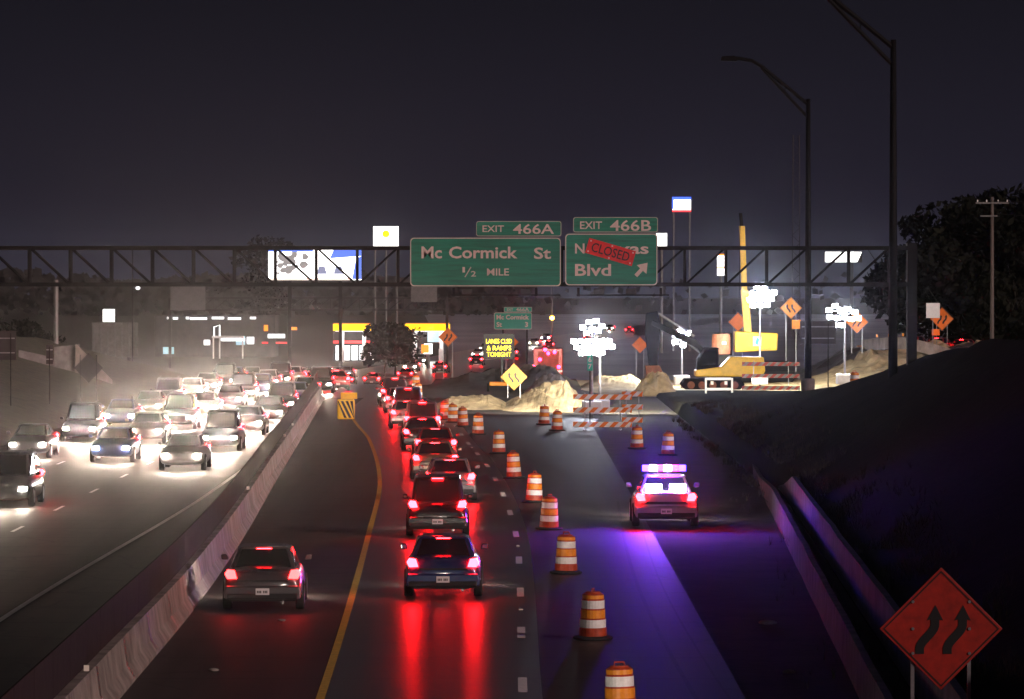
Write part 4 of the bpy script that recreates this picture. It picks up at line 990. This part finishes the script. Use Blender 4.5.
for s in ((-2.0, -1.2),): MB().tube([(s[0], 0, zz(337, 630)), (s[0], 0, zz(327, 630)), (s[1], 0, zz(325, 630)), (s[1], 0, zz(337, 630))], .1, 6).build('hoop', M['store_white'], can)
sl_ = thing('street_lamp', 'small bright round lamp on thin pole under left truss', 'lamp post', (X(138, 480), 480, zt(480)))
MB().tube([(-.6, 0, 0), (-.6, 0, zz(250, 480))], .07, 6).build('pole', M['alu'], sl_)
MB().lathe([(.08, -.2), (.24, -.08), (.24, .08), (.08, .2)], (0, -.1, zz(288, 480)), 12).build('lamp_head', M['store_white'], sl_)
MB().tube([(-.6, 0, zz(290, 480)), (0, 0, zz(288, 480))], .04, 6).build('arm', M['alu'], sl_)
tag(MB().tube([(X(56, 330), 330, 0), (X(56, 330), 330, Z(280, 330))], .18, 8).build('utility_pole', M['alu_pale']), 'plain pale pole rising to the truss at left', 'pole')
# utility pole at the right
up = thing('utility_pole', 'wooden utility pole with crossarms and wires before dark trees', 'utility pole', (X(992, 385), 385, zt(385)))
MB().tube([(0, 0, 0), (0, 0, zz(197, 385))], [.2, .13], 8).build('pole', M['wood'], up)
MB().box((0, -.15, zz(203, 385)), (2.9, .12, .14)).build('crossarm', M['alu_pale'], up); MB().box((-.3, -.15, zz(216, 385)), (1.5, .12, .12)).build('crossarm', M['alu_pale'], up)
for x in (-1.3, -.5, .5, 1.3): MB().lathe([(.05, 0), (.07, .1), (.03, .22)], (x, -.15, zz(203, 385) + .07), 8).build('insulator', M['white_metal'], up)
wr = MB()
for x, z in ((1.3, 203), (-.5, 203), (.4, 216)): wr.tube([(x + 40 * t, -t * 30, zz(z, 385) + .2 - 4 * t * (1 - t)) for t in [k / 12 for k in range(13)]], .02, 4)
wr.build('wire', M['alu'], up)
rm = thing('radio_mast', 'faint slim lattice mast left of the second lamp post', 'mast', (X(796, 900), 900, zt(900)))
q = MB(); hz_ = Z(135, 900) - zt(900)
for x in (-.8, .8): q.tube([(x, 0, 0), (x * .8, 0, hz_)], .12, 5)
for k in range(26): q.tube([((-.8 if k % 2 else .8), 0, hz_ * k / 26), ((.8 if k % 2 else -.8), 0, hz_ * (k + 1) / 26)], .06, 4)
q.build('lattice', M['alu'], rm)

# ------------------------------------------------------------------ trees
def tree(x, D, zb, h, rx, label, group, seed, m='leaf', n=2600, leaf=.35, name='tree'):
    rr = random.Random(seed); r = thing(name, label, 'tree', (x, D, zb), 0, group)
    tk = MB(); tk.tube([(0, 0, -.3), (.1, 0, h * .25), (rr.uniform(-.4, .4), 0, h * .55)], [h * .022, h * .017, h * .008], 8)
    for k in range(7):
        a = rr.uniform(0, 2*PI); z0_ = h * rr.uniform(.2, .5); l = rx * rr.uniform(.5, .9)
        tk.tube([(0, 0, z0_), (math.cos(a) * l * .5, math.sin(a) * l * .5, z0_ + h * .12), (math.cos(a) * l, math.sin(a) * l, z0_ + h * .3)], [h * .009, h * .006, h * .002], 5)
    tk.build('trunk', M['bark'], r)
    cl = [(rr.gauss(0, .42) * rx, rr.gauss(0, .42) * rx, h * rr.uniform(.32, .9), rx * rr.uniform(.25, .5)) for _ in range(22)]
    cr_ = MB()
    for k in range(n):
        cx, cy, cz__, cr2 = cl[k % 22]; v = Vector((rr.gauss(0, 1), rr.gauss(0, 1), rr.gauss(0, 1))).normalized() * cr2 * rr.uniform(.55, 1.0)
        p = Vector((cx, cy, cz__)) + Vector((v.x, v.y, v.z * .75)); s = leaf * rr.uniform(.6, 1.4)
        u = Vector((rr.gauss(0, 1), rr.gauss(0, 1), rr.gauss(0, 1))).normalized(); w_ = u.cross(Vector((rr.gauss(0, 1), rr.gauss(0, 1), rr.gauss(0, 1)))).normalized()
        cr_.add([p - u * s, p + w_ * s * .5, p + u * s, p - w_ * s * .5], [(0, 1, 2, 3)])
    cr_.build('crown', M[m], r)
T1 = 'big dark trees at the right edge'
for i, (px, D, top, rx, lab) in enumerate(((985, 440, 168, 7, 'tallest dark tree at right, behind the utility pole'), (930, 425, 196, 6, 'broad dark tree left of the utility pole'),
                                         (1022, 420, 190, 6.5, 'dark tree cut off by the right edge of photo'), (955, 400, 235, 5, 'lower dark tree behind the orange ramp sign'),
                                         (905, 450, 215, 5, 'dark tree rising above right end of the gantry'), (1000, 395, 262, 4.5, 'low dark tree at foot of the utility pole'))):
    tree(X(px, D), D, -1.5, Z(top, D) + 1.5, rx, lab, T1, 20 + i, n=4200, leaf=.42)
T2 = 'distant dark trees along the horizon'
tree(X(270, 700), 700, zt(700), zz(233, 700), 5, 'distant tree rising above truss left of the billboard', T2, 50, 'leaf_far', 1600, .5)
tree(X(395, 520), 520, zt(520), zz(325, 520), 3.0, 'dark round tree between the two gas station canopies', T2, 51, 'leaf', 1600, .35)
tree(X(385, 530), 530, zt(530), zz(322, 530), 3.0, 'dark bushy tree left of the right gas station canopy', T2, 52, 'leaf', 1600, .35)
tree(X(30, 420), 420, 0, zz(318, 420) - 3, 3.4, 'small dim tree on the left bank above wing wall', T2, 53, 'leaf', 1600, .3)
wood = MB(); rw = random.Random(3)
for k in range(9000):
    x = rw.uniform(-260, 320)
    if 8 < x < 118 and rw.random() < .93: continue
    prof = 13 + 4.5 * noise.noise(Vector((x * .02, 0, 0))) + 4 * noise.noise(Vector((x * .09, 4, 0)))
    p = Vector((x, 1450 + rw.uniform(-30, 30), -3.5 + prof * rw.random() ** .6)); s = rw.uniform(.8, 2.0)
    u = Vector((rw.gauss(0, 1), rw.gauss(0, .4), rw.gauss(0, 1))).normalized(); w_ = u.cross(Vector((0, 1, .2))).normalized()
    wood.add([p - u * s, p + w_ * s * .7, p + u * s, p - w_ * s * .7], [(0, 1, 2, 3)])
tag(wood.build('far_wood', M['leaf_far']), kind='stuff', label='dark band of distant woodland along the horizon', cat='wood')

# ------------------------------------------------------------------ haze
HAZE = .00009
if HAZE:
    hm = bpy.data.materials.new('haze'); hm.use_nodes = True; t = hm.node_tree; t.nodes.remove(t.nodes['Principled BSDF'])
    v = t.nodes.new('ShaderNodeVolumePrincipled'); v.inputs['Color'].default_value = (.86, .84, .92, 1); v.inputs['Density'].default_value = HAZE; v.inputs['Anisotropy'].default_value = .985
    t.links.new(v.outputs[0], t.nodes['Material Output'].inputs['Volume'])
    hz = MB().box((0, 1425, 17.2), (3040, 3190, 43.6)).build('haze', hm); tag(hz, kind='stuff')
